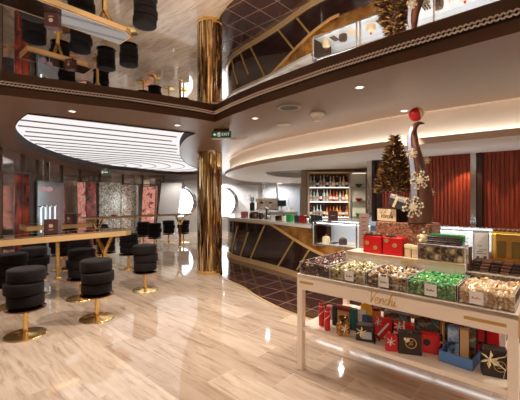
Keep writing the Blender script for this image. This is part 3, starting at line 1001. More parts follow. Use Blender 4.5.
for x in [.13+.165*i for i in range(16)]:
    if abs(x-.85) < .07:
        continue
    kind = k % 4
    wx_ = q0+Vector((math.cos(ca)*x-math.sin(ca)*.22, math.sin(ca)*x+math.cos(ca)*.22, 0))
    where = 'glass case of the bar'
    if kind in (0, 2):
        t = thing('cake', 'x', 'cake', (wx_.x, wx_.y, Z0+.002), random.random(), 'cakes in the glass case'); t.scale = (1.25, 1.25, 1.5)
        m = MB(); m.lathe([(.075, 0), (.08, .006), (.03, .01)], 20); m.build('plate', 'white_plastic', t, smooth=True)
        m = MB(); m.lathe([(.055, .008), (.058, .05), (.05, .075), (.02, .088), (0, .09)], 18); m.build('sponge', ['cream', 'chocolate', 'snowflake', 'chocolate_light'][k//2 % 4], t, smooth=True)
        m = MB(); m.ball((0, 0, .098), .014, 8, 6); m.build('topping', ['red_box', 'cream'][k//2 % 2], t)
        t['label'] = ['cream coloured cake with a red topping in the glass case of the bar', 'dark chocolate cake with a cream topping in the glass case of the bar', 'pale white cake with a red topping in the glass case of the bar', 'brown cake with a cream topping in the glass case of the bar'][k//2 % 4]
    else:
        t = thing('pastry_tray', ['white tray with dark chocolate bonbons in the glass case of the bar', 'white tray with pale bonbons in the glass case of the bar'][k//2 % 2], 'tray', (wx_.x, wx_.y, Z0+.002), ca, 'trays in the glass case')
        m = MB(); m.box((0, 0, .006), (.11, .22, .012), bev=.003); m.build('tray', 'white_plastic', t)
        m = MB()
        for i in range(3):
            for j in range(6):
                m.ball((-.034+.034*i, -.085+.034*j, .024), .0135, 8, 5)
        o = m.build('bonbons', ['chocolate', 'snowflake'][k//2 % 2], t); o['kind'] = 'stuff'
    k += 1


# things standing on the bar
def on_bar(px, dz=0, back=.22):
    s = bar_s(px); return bar(s, ZT+dz, -back)


BT = [(281, .11, .13, 'green', 'box', 'green gift box on the bar top, above the dark curved front'),
      (288.5, .09, .12, 'dark_green', 'box', 'dark green box on the bar top, right of the bright green one'),
      (295, .12, .13, 'red_dark', 'box', 'dark red box on the bar top beside the dark green one'),
      (270, .10, .09, 'bronze', 'box', 'bronze box on the bar top where the gold band begins'),
      (261, .08, .10, 'chrome', 'canister', 'steel canister on the bar top left of the bronze box')]
BT += [(253, .07, .12, 'menu_brown', 'box', 'dark brown box on the bar top near the tap tower'),
       (275.5, .06, .10, 'white_plastic', 'canister', 'white canister on the bar top between the bronze and green boxes'),
       (243, .06, .09, 'black', 'canister', 'black canister at the far end of the bar beside the menu box'),
       (299, .05, .14, 'chrome', 'canister', 'steel canister between the dark red box and the black bags')]
for px, w_, h_, mt, nm, lab in BT:
    p = on_bar(px)
    if nm == 'box':
        t = thing('gift_box', lab, 'box', p, ca, 'boxes on the bar top')
        m = MB(); m.box((0, 0, h_/2), (w_, w_, h_), bev=.004); m.build('body', mt, t)
        m = MB(); m.box((0, 0, h_+.008), (w_+.008, w_+.008, .02), bev=.003); m.box((0, 0, h_/2), (.02, w_+.004, h_)); m.build('lid', mt, t)
    else:
        t = thing('canister', lab, 'canister', p)
        m = MB(); m.lathe([(.04, 0), (.042, .1), (.035, .11)], 16); m.build('body', mt, t, smooth=True)
        m = MB(); m.lathe([(.036, .11), (.03, .125), (.008, .13), (.008, .145), (0, .147)], 16); m.build('lid', 'black', t, smooth=True)
for px, lab in [(300.5, 'black handled shopping bag on the bar, the one beside the red box'), (304.5, 'black handled shopping bag on the bar, middle of three'), (308.5, 'black handled shopping bag on the bar, beside the brown menu card')]:
    t = thing('paper_bag', lab, 'bag', on_bar(px, 0, .3), ca+.3, 'black bags on the bar')
    m = MB(); m.box((0, 0, .08), (.07, .055, .16), taper=.9); m.build('body', 'black', t)
    m = MB(); m.tube([(-.025, 0, .155), (-.02, 0, .195), (.02, 0, .195), (.025, 0, .155)], .004, 6); m.build('handle', 'menu_brown', t)
p = q0+Vector((math.cos(ca)*.22-math.sin(ca)*.3, math.sin(ca)*.22+math.cos(ca)*.3, Z1+.01))
t = thing('menu_card', 'dark red-brown menu folder standing on the glass case in front of the bottles', 'menu', p, ca+.7)
m = MB(); m.box((0, 0, .09), (.17, .012, .18), rx=-.1); m.build('cover', 'menu_brown', t)
m = MB(); m.box((0, -.010, .1), (.07, .003, .012), rx=-.1); m.build('print', 'menu_tan', t)
m = MB(); m.box((0, .05, .07), (.1, .008, .14), rx=.35); m.build('easel', 'menu_brown', t)

# back counter, coffee machine, monitor, orchid
bc = thing('back_counter', 'white back counter behind the bar below the bottle shelves', 'counter', (0, 0, 0))
m = MB(); m.prism([(1.06, 7.72), (2.12, 7.64), (2.14, 8.22), (1.08, 8.3)], 0, .93); m.build('cabinet', 'white_paint', bc)
m = MB(); m.prism([(1.02, 7.68), (2.12, 7.6), (2.15, 8.22), (1.04, 8.3)], .93, .97); m.build('worktop', 'bar_top', bc)
b2 = thing('back_counter', 'long pale back counter carrying the coffee machine near the white end wall', 'counter', (0, 0, 0))
m = MB(); m.prism([(-.3, 11.4), (1.2, 11.2), (1.3, 11.8), (-.3, 12.0)], 0, .96); m.build('cabinet', 'grey_panel', b2)
m = MB(); m.prism([(-.34, 11.36), (1.22, 11.15), (1.32, 11.8), (-.34, 12.02)], .96, 1.0); m.build('worktop', 'bar_top', b2)
t = thing('coffee_machine', 'steel espresso machine with cups on top on the back counter near the white wall', 'coffee machine', (.26, 11.55, 1.0), -.1)
m = MB(); m.box((0, 0, .05), (.75, .42, .06), bev=.01); m.box((0, .12, .2), (.75, .2, .28)); m.box((0, 0, .36), (.78, .44, .12), bev=.02); m.build('body', 'chrome', t)
for x in (-.2, .1):
    m = MB(); m.cyl((x, -.12, 0), .035, .25, .31, 12); m.tube([(x, -.14, .26), (x, -.28, .25)], .012, 6); m.build('group_head', 'black', t)
m = MB(); m.tube([(.33, -.2, .3), (.35, -.24, .2), (.35, -.24, .12)], .008, 6); m.build('steam_wand', 'chrome', t)
for x in (-.25, -.16, -.07, .05, .15, .24):
    m = MB(); m.lathe([(.02, .42), (.034, .47), (.03, .47), (.018, .425), (0, .425)], 10, (x, 0, 0)); m.build('cup', 'white_plastic', t)
t = thing('coffee_grinder', 'black coffee grinder left of the espresso machine on the back counter', 'grinder', (-.265, 11.6, 1.0))
m = MB(); m.box((0, 0, .14), (.16, .2, .28), bev=.02); m.build('body', 'black', t)
m = MB(); m.lathe([(.03, .28), (.07, .34), (.075, .45), (.06, .46)], 14); m.build('hopper', 'blue_glass', t, smooth=True)
t = thing('monitor', 'dark till monitor on the back counter right of the coffee machine', 'monitor', (.72, 11.25, 1.0), .35)
m = MB(); m.box((0, 0, .26), (.30, .03, .2), rx=-.2); m.build('screen_housing', 'black', t)
m = MB(); m.box((0, .02, .09), (.05, .03, .18)); m.box((0, .02, .01), (.18, .14, .02)); m.build('stand', 'grey_plastic', t)
t = thing('orchid', 'white orchid in a small pot beside the till monitor', 'plant', (.98, 11.35, 1.0))
m = MB(); m.lathe([(.05, 0), (.07, .12), (.06, .12), (.045, .02)], 14); m.build('pot', 'white_plastic', t, smooth=True)
m = MB(); m.tube([(0, 0, .1), (-.03, 0, .3), (-.02, 0, .5), (.05, 0, .62)], .006, 6); m.build('stem', 'dark_green', t)
for k in range(6):
    x, zz = [(-.05, .42), (.02, .48), (-.06, .52), (.04, .57), (.0, .62), (.08, .63)][k]
    m = MB()
    for j in range(5):
        a = j*2*PI/5; m.ball((x+.026*math.cos(a), -.02, zz+.026*math.sin(a)), .02, 8, 5, (1, .3, 1))
    m.build('flower', 'orchid', t)
for px, yy, mt, lab in [(250, 10.9, 'menu_brown', 'dark brown menu box at the far end of the bar'), ]:
    p = ray(px-2, 8.0, ZT); s = bar_s(246); p = bar(s, ZT, -.25)
    menu_box(p.x, p.y, p.z, .13, .15, .1, .2, lab)
p = bar(bar_s(237), ZT, -.2)
t = thing('napkin_holder', 'pale grey napkin holder at the far end of the bar beside the porthole', 'holder', p, .3)
m = MB(); m.box((0, 0, .07), (.16, .1, .14), bev=.006); m.build('shell', 'pinkish', t)
m = MB(); m.box((0, -.0, .145), (.12, .06, .02)); m.build('napkins', 'white_plastic', t)
p = bar(bar_s(256), ZT, -.3)
t = thing('beer_tap', 'black tap tower with two levers on the bar before the coffee machine', 'tap', p, .5)
m = MB(); m.lathe([(.05, 0), (.05, .01), (.022, .03), (.022, .22), (.03, .25), (0, .26)], 14); m.build('tower', 'black', t, smooth=True)
for sx in (-.04, .04):
    m = MB(); m.tube([(sx, -.02, .22), (sx*1.6, -.06, .2), (sx*1.6, -.065, .15)], .009, 6); m.tube([(sx, -.02, .24), (sx*1.3, -.04, .32)], .008, 6); m.build('lever', 'chrome', t)

# ------------------------------------------------------------------ lit back-bar shelves with bottles
sh = thing('bottle_shelf', 'lit back-bar shelving unit of three white shelves full of bottles', 'shelf', (1.64, 8.14, 0), -.075)
m = MB(); m.box((0, .09, 1.5), (.96, .02, 1.06)); m.build('back_panel', mat('shelf_back', rgb(64, 46, 38), .2, .3), sh)
for zz in (1.01, 1.37, 1.71):
    m = MB(); m.box((0, -.02, zz-.012), (.92, .2, .022)); m.build('shelf_board', 'white_paint', sh)
    m = MB(); m.box((0, .066, zz+.006), (.9, .014, .01)); m.box((0, -.121, zz-.012), (.92, .004, .018)); m.build('light_line', 'shelf_light', sh)
for x in (-.475, .475):
    m = MB(); m.box((x, -.02, 1.5), (.03, .22, 1.06)); m.build('side_post', 'bar_wall', sh)
m = MB(); m.box((0, -.02, 2.05), (.98, .22, .03)); m.build('top_board', 'gold_satin', sh)
mat('liq_amber', rgb(190, 104, 30), .15, 0, .6); mat('liq_clear', rgb(196, 208, 212), .1, .1, .8); mat('liq_dark', rgb(50, 40, 34), .15, 0, .7)
mat('liq_red', rgb(160, 40, 26), .15, 0, .6); mat('liq_gold', rgb(216, 170, 80), .15, .1, .6)


def bottle(kind, h, r, liq, cap, lab):
    t = thing('bottle', lab, 'bottle')
    if kind == 0:
        pr = [(r, 0), (r, h*.58), (r*.8, h*.66), (r*.36, h*.76), (r*.33, h*.93)]
    elif kind == 1:
        pr = [(r*.9, 0), (r*1.1, h*.2), (r*1.05, h*.5), (r*.45, h*.66), (r*.36, h*.9)]
    else:
        pr = [(r*1.1, 0), (r*1.1, h*.5), (r*.4, h*.6), (r*.4, h*.9)]
    m = MB(); m.lathe(pr, 10); m.build('body', liq, t, smooth=True)
    m = MB(); m.lathe([(r*.42, h*.9), (r*.42, h), (0, h)], 8); m.build('cap', cap, t)
    m = MB(); m.lathe([(r*1.13, h*.2), (r*1.13, h*.42)], 10); m.build('label_band', 'card' if liq != 'liq_clear' else 'menu_tan', t)
    return t


protos = {}
rows = [(1.71, 'top', ['liq_clear', 'liq_clear', 'liq_dark', 'liq_clear', 'liq_clear', 'liq_dark', 'liq_clear', 'liq_gold', 'liq_dark', 'liq_clear', 'liq_gold', 'liq_dark']),
        (1.37, 'middle', ['liq_clear', 'liq_clear', 'liq_clear', 'liq_dark', 'liq_clear', 'liq_clear', 'liq_amber', 'liq_red', 'liq_amber', 'liq_clear', 'liq_amber', 'liq_gold']),
        (1.01, 'bottom', ['liq_dark', 'liq_clear', 'liq_clear', 'liq_clear', 'liq_dark', 'liq_amber', 'liq_red', 'liq_amber', 'liq_gold', 'liq_amber', 'liq_dark', 'liq_amber'])]
CN = {'liq_clear': 'clear glass', 'liq_dark': 'dark glass', 'liq_amber': 'amber', 'liq_red': 'red', 'liq_gold': 'golden yellow'}
random.seed(11)
for zz, rn, kinds in rows:
    seen = {}
    for i, lq in enumerate(kinds):
        kd = random.randrange(3)
        key = (kd, lq)
        x = -.42+i*.0765; ly = -.035+random.uniform(-.015, .02)
        c_, s_ = math.cos(-.075), math.sin(-.075)
        loc = (1.64+x*c_-ly*s_, 8.14+x*s_+ly*c_, zz)
        lab = '%s bottle on the %s shelf of the lit back bar' % (CN[lq], rn)
        if key not in protos:
            protos[key] = bottle(kd, .27, .032, lq, random.choice(['black', 'gold', 'red_dark', 'chrome']), lab)
            o = protos[key]; o.location = loc; o['group'] = '%s bottles on the %s shelf' % (CN[lq], rn)
        else:
            o = dup(protos[key], loc, 0, lab, '%s bottles on the %s shelf' % (CN[lq], rn))
        sc_ = random.uniform(.9, 1.1); o.scale = (1, 1, sc_)
# glazed showcase between the bottles and the dark post, with coloured bowls
gc = thing('glass_showcase', 'pale lit glass showcase with coloured bowls between the bottle shelves and the dark post', 'showcase', (2.36, 8.13, 0), -.075)
m = MB(); m.box((0, .10, 1.45), (.36, .02, 1.2)); m.build('back_panel', mat('showcase_back', rgb(226, 220, 200), .4), gc)
for zz in (1.0, 1.36, 1.7):
    m = MB(); m.box((0, -.005, zz), (.36, .19, .015)); m.build('shelf_board', 'bottle_glass', gc)
m = MB(); m.box((0, 0, .45), (.36, .22, .9)); m.build('carcass', 'gold_satin', gc)
m = MB(); m.box((0, 0, 2.06), (.36, .22, .03)); m.build('top_board', 'gold_satin', gc)
m = MB(); m.box((0, -.06, 2.04), (.32, .03, .008)); m.build('light_line', 'shelf_light', gc)  # light strip added to brighten the showcase
for zz, mt, nm in ((1.71, 'teal', 'teal'), (1.37, 'red_dark', 'red'), (1.01, 'green', 'green')):
    m = MB(); m.lathe([(.03, 0), (.09, .07), (.085, .075), (.025, .012), (0, .012)], 18)
    tag(m.build('bowl', mt, loc=(2.36, 8.11, zz), smooth=True), '%s bowl in the pale glass showcase beside the bottle shelves' % nm, 'bowl', 'bowls in the glass showcase')
# faint wall artwork on the white end wall behind the bar
t = thing('wall_emblem', 'small white relief mark on the pale wall beside the right porthole', 'wall emblem', ray(249.5, 14.38, 1.5))
m = MB()
for x, zz, w_, h_ in ((-.1, 0, .04, .22), (-.03, .09, .11, .04), (-.04, 0, .09, .04), (-.03, -.09, .11, .04), (.1, .05, .1, .05), (.12, -.07, .05, .09)):
    m.box((x, 0, zz), (w_, .03, h_))
m.build('relief', 'white_paint', t)
# ------------------------------------------------------------------ white display table
TL, TD = 1.535, .86
tbl = thing('display_table', 'white display table with gold script on its front, two levels of sweets and gifts', 'display table', (PT.x, PT.y, 0), GA)
m = MB(); m.box((TL/2, TD/2, .812), (TL, TD, .03)); m.build('tabletop', 'shop_white', tbl)
m = MB(); m.box((TL/2, .014, .762), (TL, .028, .125), bev=.002); m.build('front_panel', 'shop_white', tbl)
m = MB(); m.box((.014, TD/2, .762), (.026, TD-.06, .122)); m.build('side_panel', 'shop_white', tbl)
m = MB(); m.box((TL-.014, TD/2, .762), (.026, TD-.06, .122)); m.build('side_panel', 'shop_white', tbl)
m = MB(); m.box((TL/2, TD-.014, .762), (TL-.01, .026, .122)); m.build('rear_panel', 'shop_white', tbl)
for x, y in ((.026, .026), (TL-.026, .026), (.026, TD-.026), (TL-.026, TD-.026)):
    m = MB(); m.box((x, y, .35), (.052, .052, .70), bev=.003); m.build('leg', 'shop_white', tbl)
m = MB(); m.box((TL/2, TD/2, .36), (TL-.02, TD-.02, .034), bev=.003); m.build('lower_shelf', 'shop_white', tbl)
m = MB(); m.box((.715, .63, .913), (.95, .42, .172), bev=.002); m.build('riser', 'shop_white', tbl)
m = MB(); m.box((1.363, .65, .89), (.335, .40, .125), bev=.002); m.build('low_riser', 'shop_white', tbl)
m = MB(); m.box((.715, .417, .995), (.95, .006, .012)); m.build('gold_edge', 'gold_satin', tbl)
m = MB(); m.box((TL+.002, .014, .762), (.006, .034, .125)); m.build('corner_plate', 'gold_satin', tbl)
script(tbl, 'gold_paint', (.745, -.0008, .763), (0, 0, 0), .040, .043)


def marks(a0, a1, zc, h, n, name):
    m = MB()
    w_ = (a1-a0)/n
    for k in range(n):
        if k % 7 == 6:
            continue
        x = a0+(k+.5)*w_
        m.box((x-w_*.2, -.001, zc), (w_*.22, .003, h)); m.box((x+w_*.05, -.001, zc+(.3*h if k % 2 else -.3*h)), (w_*.5, .003, h*.25))
    m.box(((a0+a1)/2, -.0002, zc), (a1-a0+.01, .001, h*1.7))
    return m.build(name, 'gold_paint', tbl)


marks(.03, .16, .762, .012, 16, 'gold_plaque')
marks(1.27, 1.475, .752, .012, 22, 'gold_plaque')

# ------------------------------------------------------------------ bins of wrapped sweets
varied('candy_dark', [(0, rgb(58, 30, 22)), (.3, rgb(96, 40, 30)), (.52, rgb(34, 22, 20)), (.74, rgb(140, 86, 58)), (.88, rgb(214, 196, 176))], .3, .25)
varied('candy_gold', [(0, rgb(206, 190, 128)), (.3, rgb(232, 222, 186)), (.5, rgb(70, 52, 36)), (.66, rgb(180, 160, 96)), (.85, rgb(240, 232, 206))], .28, .3)
varied('candy_mixed', [(0, rgb(120, 82, 56)), (.25, rgb(222, 204, 168)), (.5, rgb(72, 46, 32)), (.68, rgb(190, 150, 92)), (.86, rgb(236, 226, 208))], .3, .3)
varied('candy_green', [(0, rgb(66, 160, 84)), (.28, rgb(150, 204, 120)), (.5, rgb(40, 120, 64)), (.68, rgb(176, 206, 140)), (.86, rgb(86, 184, 112))], .28, .25)
varied('candy_cream', [(0, rgb(230, 200, 150)), (.28, rgb(206, 164, 112)), (.5, rgb(244, 226, 190)), (.72, rgb(214, 178, 140)), (.88, rgb(250, 238, 214))], .28, .3)


def candy(m, p, r, rot):
    m.M = Matrix.Translation(p) @ rot
    m.box((0, 0, 0), (r*2.0, r*1.5, r*1.25), bev=r*.42)
    for s in (-1, 1):
        a = [m.v((s*r*.85, -.3*r, 0)), m.v((s*r*.85, .3*r, 0)), m.v((s*r*1.55, .62*r, .2*r)), m.v((s*r*1.55, -.62*r, -.2*r))]
        m.f(a)
    m.M = Matrix()


def rrot():
    return Matrix.Rotation(random.uniform(0, 6.28), 4, 'Z') @ Matrix.Rotation(random.uniform(-1, 1), 4, 'X') @ Matrix.Rotation(random.uniform(-1, 1), 4, 'Y')


def top(a, b, b0, b1, zb, h):
    k = (b-b0)/(b1-b0)
    return zb+h*(.80+.06*min(1, k*1.25))+.006*math.sin(a*37+b*23)


BINS = []
for k_, (cm_, nm) in enumerate([('candy_dark', 'dark brown wrapped chocolates'), ('candy_gold', 'cream and gold wrapped chocolates'), ('candy_mixed', 'brown and cream wrapped chocolates'),
                                ('candy_green', 'green foil wrapped chocolates'), ('candy_cream', 'beige and gold wrapped chocolates')]):
    BINS.append((.016+.302*k_, .016+.302*k_+.294, .016, .400, cm_, nm))
BINS.append((.016, .225, .420, .820, 'candy_dark', 'dark and white wrapped chocolates'))
BLAB = ['clear acrylic bin of dark brown wrapped chocolates at the front corner of the table',
        'clear acrylic bin of cream and gold wrapped chocolates, between the dark and the brown-cream sweets',
        'clear acrylic bin of brown and cream wrapped chocolates beside the green ones',
        'clear acrylic bin of green foil wrapped chocolates on the white display table',
        'clear acrylic bin of beige and gold wrapped chocolates, below the dark chocolate bars',
        'clear acrylic bin of dark and white wrapped chocolates behind the front corner bin']
CLAB = ['dark brown wrapped chocolate in the acrylic bin at the table corner', 'cream and gold wrapped chocolate in the second front bin, beside the dark ones',
        'brown and cream wrapped chocolate in the middle front bin', 'green foil wrapped chocolate in the bin of green sweets',
        'beige and gold wrapped chocolate in the bin below the dark bars', 'dark or white wrapped chocolate in the bin behind the corner bin']
random.seed(21)
ZB = .828
for i, (a0, a1, b0, b1, cm_, nm) in enumerate(BINS):
    H = .105
    t = thing('candy_bin', BLAB[i], 'bin', tt((a0+a1)/2, (b0+b1)/2, ZB), GA, 'acrylic sweet bins')
    w_, d_ = a1-a0, b1-b0
    m = MB()
    m.box((0, -d_/2+.002, H/2), (w_, .003, H)); m.box((0, d_/2-.002, H*.7), (w_, .003, H*1.4))
    for s in (-1, 1):
        x = s*(w_/2-.0015)
        m.M = Matrix()
        for yy in (0,):
            m.box((x, 0, H/2), (.003, d_-.008, H))
    m.box((0, 0, .0025), (w_-.008, d_-.008, .003))
    m.build('acrylic_walls', 'acrylic', t)
    m = MB()
    for s in (-1, 1):
        m.box((s*(w_/2-.0015), -d_/2+.002, H/2), (.003, .003, H))
    m.box((0, -d_/2+.002, H), (w_, .003, .002))
    for s in (-1, 1):
        m.box((s*(w_/2-.0015), 0, H), (.003, d_-.01, .002))
    m.build('bright_edge', mat('acryl_edge', rgb(232, 224, 214), .2), t)
    if 0 < i < 5:
        px_ = [0, 348.5, 383, 430, 476][i]
        k = (px_-CX)/F
        a_ = (k*PT.y-PT.x)/(U.x-k*U.y)
        lx = a_-(a0+a1)/2
        m = MB(); m.box((lx, -d_/2-.006, .052), (.074, .003, .074), rx=-.0); cd = m.build('label_card', 'card', t); cd['label'] = 'pale label card'
        m = MB()
        for q in range(6):
            m.box((lx-.02+.008*q, -d_/2-.0078, .05+(.003 if q % 3 == 0 else 0)), (.006, .002, .006+(.006 if q % 3 == 0 else 0)))
        m.build('print', 'ink_red' if i == 4 else 'ink', cd)
    # countable sweets at the front and on top, the rest of the heap behind them as one mass
    r = .0135
    spots = []
    nx = int(w_/.0255)
    for kx in range(nx):
        for kz in range(4):
            a = a0+.020+(w_-.040)*kx/(nx-1)
            spots.append((0, a+random.uniform(-.004, .004), b0+.022+random.uniform(-.002, .004), ZB+.014+.0215*kz+random.uniform(-.003, .003)))
    ny = int(d_/.025)
    for ky in range(ny):
        for kx in range(nx):
            a = a0+.020+(w_-.040)*kx/(nx-1)+random.uniform(-.008, .008); b = b0+.022+(d_-.044)*ky/(ny-1)+random.uniform(-.006, .006)
            a = min(max(a, a0+.018), a1-.018)
            spots.append((1+ky, a, b, top(a, b, b0, b1, ZB, H)+random.uniform(-.004, .008)))
    n_ind = 50
    rest = spots[n_ind:]
    proto = None
    for (q, a, b, zz) in spots[:n_ind]:
        p = tt(a, b, zz)
        if proto is None:
            m = MB(); candy(m, (0, 0, 0), r, Matrix()); proto = m.build('wrapped_chocolate', cm_); o = proto
        else:
            o = proto.copy(); C.objects.link(o)
        o.location = p; o.rotation_euler = (random.uniform(-.9, .9), random.uniform(-.9, .9), random.uniform(0, 6.28))
        tag(o, CLAB[i], 'sweet', nm+' in their bin')
        s = random.uniform(.92, 1.12); o.scale = (s, s, s)
    m = MB(); c0 = tt((a0+a1)/2, (b0+b1)/2)
    R = Matrix.Rotation(-GA, 4, 'Z')
    for (q, a, b, zz) in rest:
        lp_ = Vector((a-(a0+a1)/2, b-(b0+b1)/2, zz-ZB))
        candy(m, lp_, r*random.uniform(.92, 1.12), rrot())
    m.mi = 1
    g = 8                                            # core of the heap
    vs = {}
    for iy in range(g+1):
        for ix in range(g+1):
            a = a0+.012+(w_-.024)*ix/g; b = b0+.030+(d_-.045)*iy/g
            vs[ix, iy] = m.v((a-(a0+a1)/2, b-(b0+b1)/2, top(a, b, b0, b1, ZB, H)-ZB-.022))
    for iy in range(g):
        for ix in range(g):
            m.f([vs[ix, iy], vs[ix+1, iy], vs[ix+1, iy+1], vs[ix, iy+1]])
    m.f([vs[k, 0] for k in range(g+1)]+[m.v(((a1-.012)-(a0+a1)/2, b0+.03-(b0+b1)/2, .004)), m.v(((a0+.012)-(a0+a1)/2, b0+.03-(b0+b1)/2, .004))])
    for ix in (0, g):
        aa = (a0+.012+(w_-.024)*ix/g)-(a0+a1)/2
        m.f([vs[ix, k] for k in range(g+1)]+[m.v((aa, b0+.030+d_-.045-(b0+b1)/2, .004)), m.v((aa, b0+.03-(b0+b1)/2, .004))])
    core = {'candy_dark': 'chocolate', 'candy_gold': 'menu_tan', 'candy_mixed': 'chocolate_light', 'candy_green': 'dark_green', 'candy_cream': 'kraft'}[cm_]
    o = m.build('wrapped_chocolate_heap', [cm_, core], None, loc=tt((a0+a1)/2, (b0+b1)/2, ZB+.001), rz=GA, norm=False)
    tag(o, 'heaped mass of %s filling the rest of their acrylic bin' % nm if i != 5 else 'heaped mass of dark and white wrapped chocolates filling the bin behind the corner one', 'sweets', None, 'stuff')

# ------------------------------------------------------------------ little builders for gifts
def bow(parent, x, y, zz, s, m_='ribbon', rx=0):
    m = MB()
    for k in range(6):
        a = k*PI/3+.3
        m.tube([(x, y, zz), (x+s*.55*math.cos(a), y-s*.25, zz+s*.55*math.sin(a)), (x+s*math.cos(a+.15), y-s*.08, zz+s*math.sin(a+.15))], [s*.1, s*.26, s*.06], 6, .4)
    m.ball((x, y-s*.2, zz), s*.2, 8, 6)
    return m.build('bow', m_, parent)


def gift(name, lab, cat, p, rz, w_, d_, h, mt, ribbon=None, rx=0, lid=False, group=None, bw=None, diag=False, taper=1):
    t = thing(name, lab, cat, p, rz, group, rot=(rx, 0, rz) if rx else None)
    m = MB(); m.box((0, 0, h/2), (w_, d_, h), bev=.004) if taper == 1 else m.box((0, 0, h/2), (w_, d_, h), taper=taper)
    m.build('body', mt, t)
    if lid:
        m = MB(); m.box((0, 0, h-.004), (w_+.006, d_+.006, .03), bev=.003); m.build('lid', lid if isinstance(lid, str) else mt, t)
    if ribbon:
        m = MB()
        if diag:
            L_ = math.hypot(w_, h)*.62
            m.box((0, -d_/2-.001, h*.5), (L_, .003, .014), ry=-.9); m.box((w_*.2, -d_/2-.0012, h*.25), (L_*.55, .003, .012), ry=-.9)
        else:
            m.box((0, 0, h/2+.002), (.014, d_+.004, h)); m.box((0, 0, h*.55), (w_+.004, d_+.004, .014))
        m.build('ribbon', ribbon, t)
    if bw:
        bow(t, bw[0]*w_, -d_/2-.006, bw[1]*h, bw[2], bw[3])
    return t


def emblem(parent, x, y, zz, s):
    """gold heart beside a gold ring, as printed on the brown bags"""
    pts = []
    for k in range(24):
        a = 2*PI*k/24
        pts.append((x-s*.55+s*.034*16*math.sin(a)**3, zz+s*.45+s*.034*(13*math.cos(a)-5*math.cos(2*a)-2*math.cos(3*a)-math.cos(4*a))))
    m = MB(); m.slab(pts, .003)
    for vv in m.bm.verts: vv.co.y += y
    m.build('heart_print', 'cream', parent)
    m = MB(); m.lathe([(s*.86, -.0015), (s, -.0015), (s, .0015), (s*.86, .0015), (s*.86, -.0015)], 32, (x+s*.15, y, zz-s*.1), RX)
    for k, (xx, ww) in enumerate(((.0, .9), (.1, .6), (-.05, .8))):
        m.box((x+s*.15+s*xx*.3, y, zz+s*.2-k*s*.28), (s*ww, .002, s*.09), ry=-.25)
    m.build('ring_print', 'gold_paint', parent)


def sh(px, y, zz=.378):
    return at(px, y, zz)


# ------------------------------------------------------------------ gifts on the lower shelf
for px, y, h, lab in [(321.5, 325.5, .195, 'slim red white-striped gift tube at the shelf end, the rear one of two'),
                      (327.3, 330, .185, 'slim red white-striped gift tube at the shelf end, the front one of two')]:
    t = thing('gift_tube', lab, 'gift tube', sh(px, y), .2, 'red gift tubes')
    m = MB(); m.lathe([(.022, 0), (.024, .006), (.024, h*.8), (.02, h*.86), (.024, h), (0, h-.01)], 16); m.build('body', 'red_box', t, smooth=True)
    m = MB(); hx = []
    for k in range(14):
        a = k*.5; hx.append((.0245*math.cos(a), .0245*math.sin(a), .02+h*.75*k/13))
    m.tube(hx, .006, 5, .4); m.build('ribbon_stripe', 'ribbon', t)
    m = MB(); m.tube([(.022*math.cos(k*PI/4), .022*math.sin(k*PI/4), h*.86) for k in range(9)], .003, 5); m.build('tie', 'ribbon', t)
gift('gift_box', 'dull pink gift box behind the red striped tubes on the lower shelf', 'box', sh(331.5, 319), GA, .075, .05, .11, 'pinkish', lid=True)
gift('gift_box', 'narrow dark green box beside the golden sweet bag on the lower shelf', 'box', sh(334.8, 325), GA, .035, .035, .17, 'dark_green')
t = gift('gift_box', 'brown cardboard gift box with a red lid behind the golden sweet bag', 'box', sh(343, 323.5), GA+.1, .13, .06, .14, 'kraft', lid='red_dark')
# golden bag of sweets
t = thing('sweet_bag', 'clear bag of golden and dark sweets with a cream flower bow, on the lower shelf', 'bag', sh(343, 335.5), GA+.5)
m = MB(); m.box((0, 0, .055), (.105, .06, .11), bev=.02); m.build('bag', varied('bag_mix', [(.3, rgb(52, 32, 22)), (.48, rgb(150, 96, 44)), (.6, rgb(216, 160, 80)), (.72, rgb(236, 210, 160))], .3, .2, 26, bump=.5), t)
m = MB(); m.lathe([(.03, .105), (.018, .122), (.04, .15), (.036, .152), (.014, .124)], 12); m.build('gathered_top', 'bronze', t)
bow(t, .015, -.034, .07, .036, 'cream')
gift('gift_box', 'upright teal box between the golden sweet bag and the starred dark box', 'box', sh(353.7, 329.5), GA, .05, .05, .175, 'teal')
gift('gift_box', 'small pale grey box standing tilted behind the teal box', 'box', sh(361, 322.5), GA+.3, .085, .035, .10, 'card', lid='white_plastic')
gift('gift_box', 'slate blue box behind the starred dark box on the lower shelf', 'box', sh(367, 325), GA-.2, .07, .05, .085, mat('slate', rgb(74, 96, 122), .5))
t = gift('sweet_bag', 'yellow orange pouch at the back of the lower shelf, left of the orange tube', 'bag', sh(366.5, 320), GA+.1, .12, .05, .145, 'yellow', taper=.7)
m = MB(); m.lathe([(.02, .14), (.012, .155), (.03, .175)], 10); m.build('gathered_top', 'orange', t)
t = thing('gift_tube', 'stout orange gift tube at the back of the lower shelf behind the red ribboned box', 'gift tube', sh(376.5, 323.5), GA)
m = MB(); m.lathe([(.035, 0), (.037, .01), (.037, .125)], 18); m.build('body', 'orange', t, smooth=True)
m = MB(); m.lathe([(.039, .12), (.039, .14), (0, .143)], 18); m.build('lid', 'red_dark', t, smooth=True)
t = gift('gift_box', 'dark gift box with clear window, cream star bow and black ribbon on the lower shelf', 'box', sh(365.5, 339.5), GA+.35, .135, .09, .12, 'brown_bag', bw=(-.2, .62, .042, 'cream'))
m = MB(); m.box((.012, -.046, .05), (.075, .003, .055)); m.build('window', 'grey_panel', t)
m = MB(); m.tube([(.05, -.05, .07), (.075, -.06, .03), (.07, -.062, .004)], [.008, .012, .016], 6, .3); m.tube([(.05, -.05, .07), (.09, -.05, .06), (.105, -.055, .03)], [.008, .012, .014], 6, .3); m.build('black_ribbon', 'black', t)
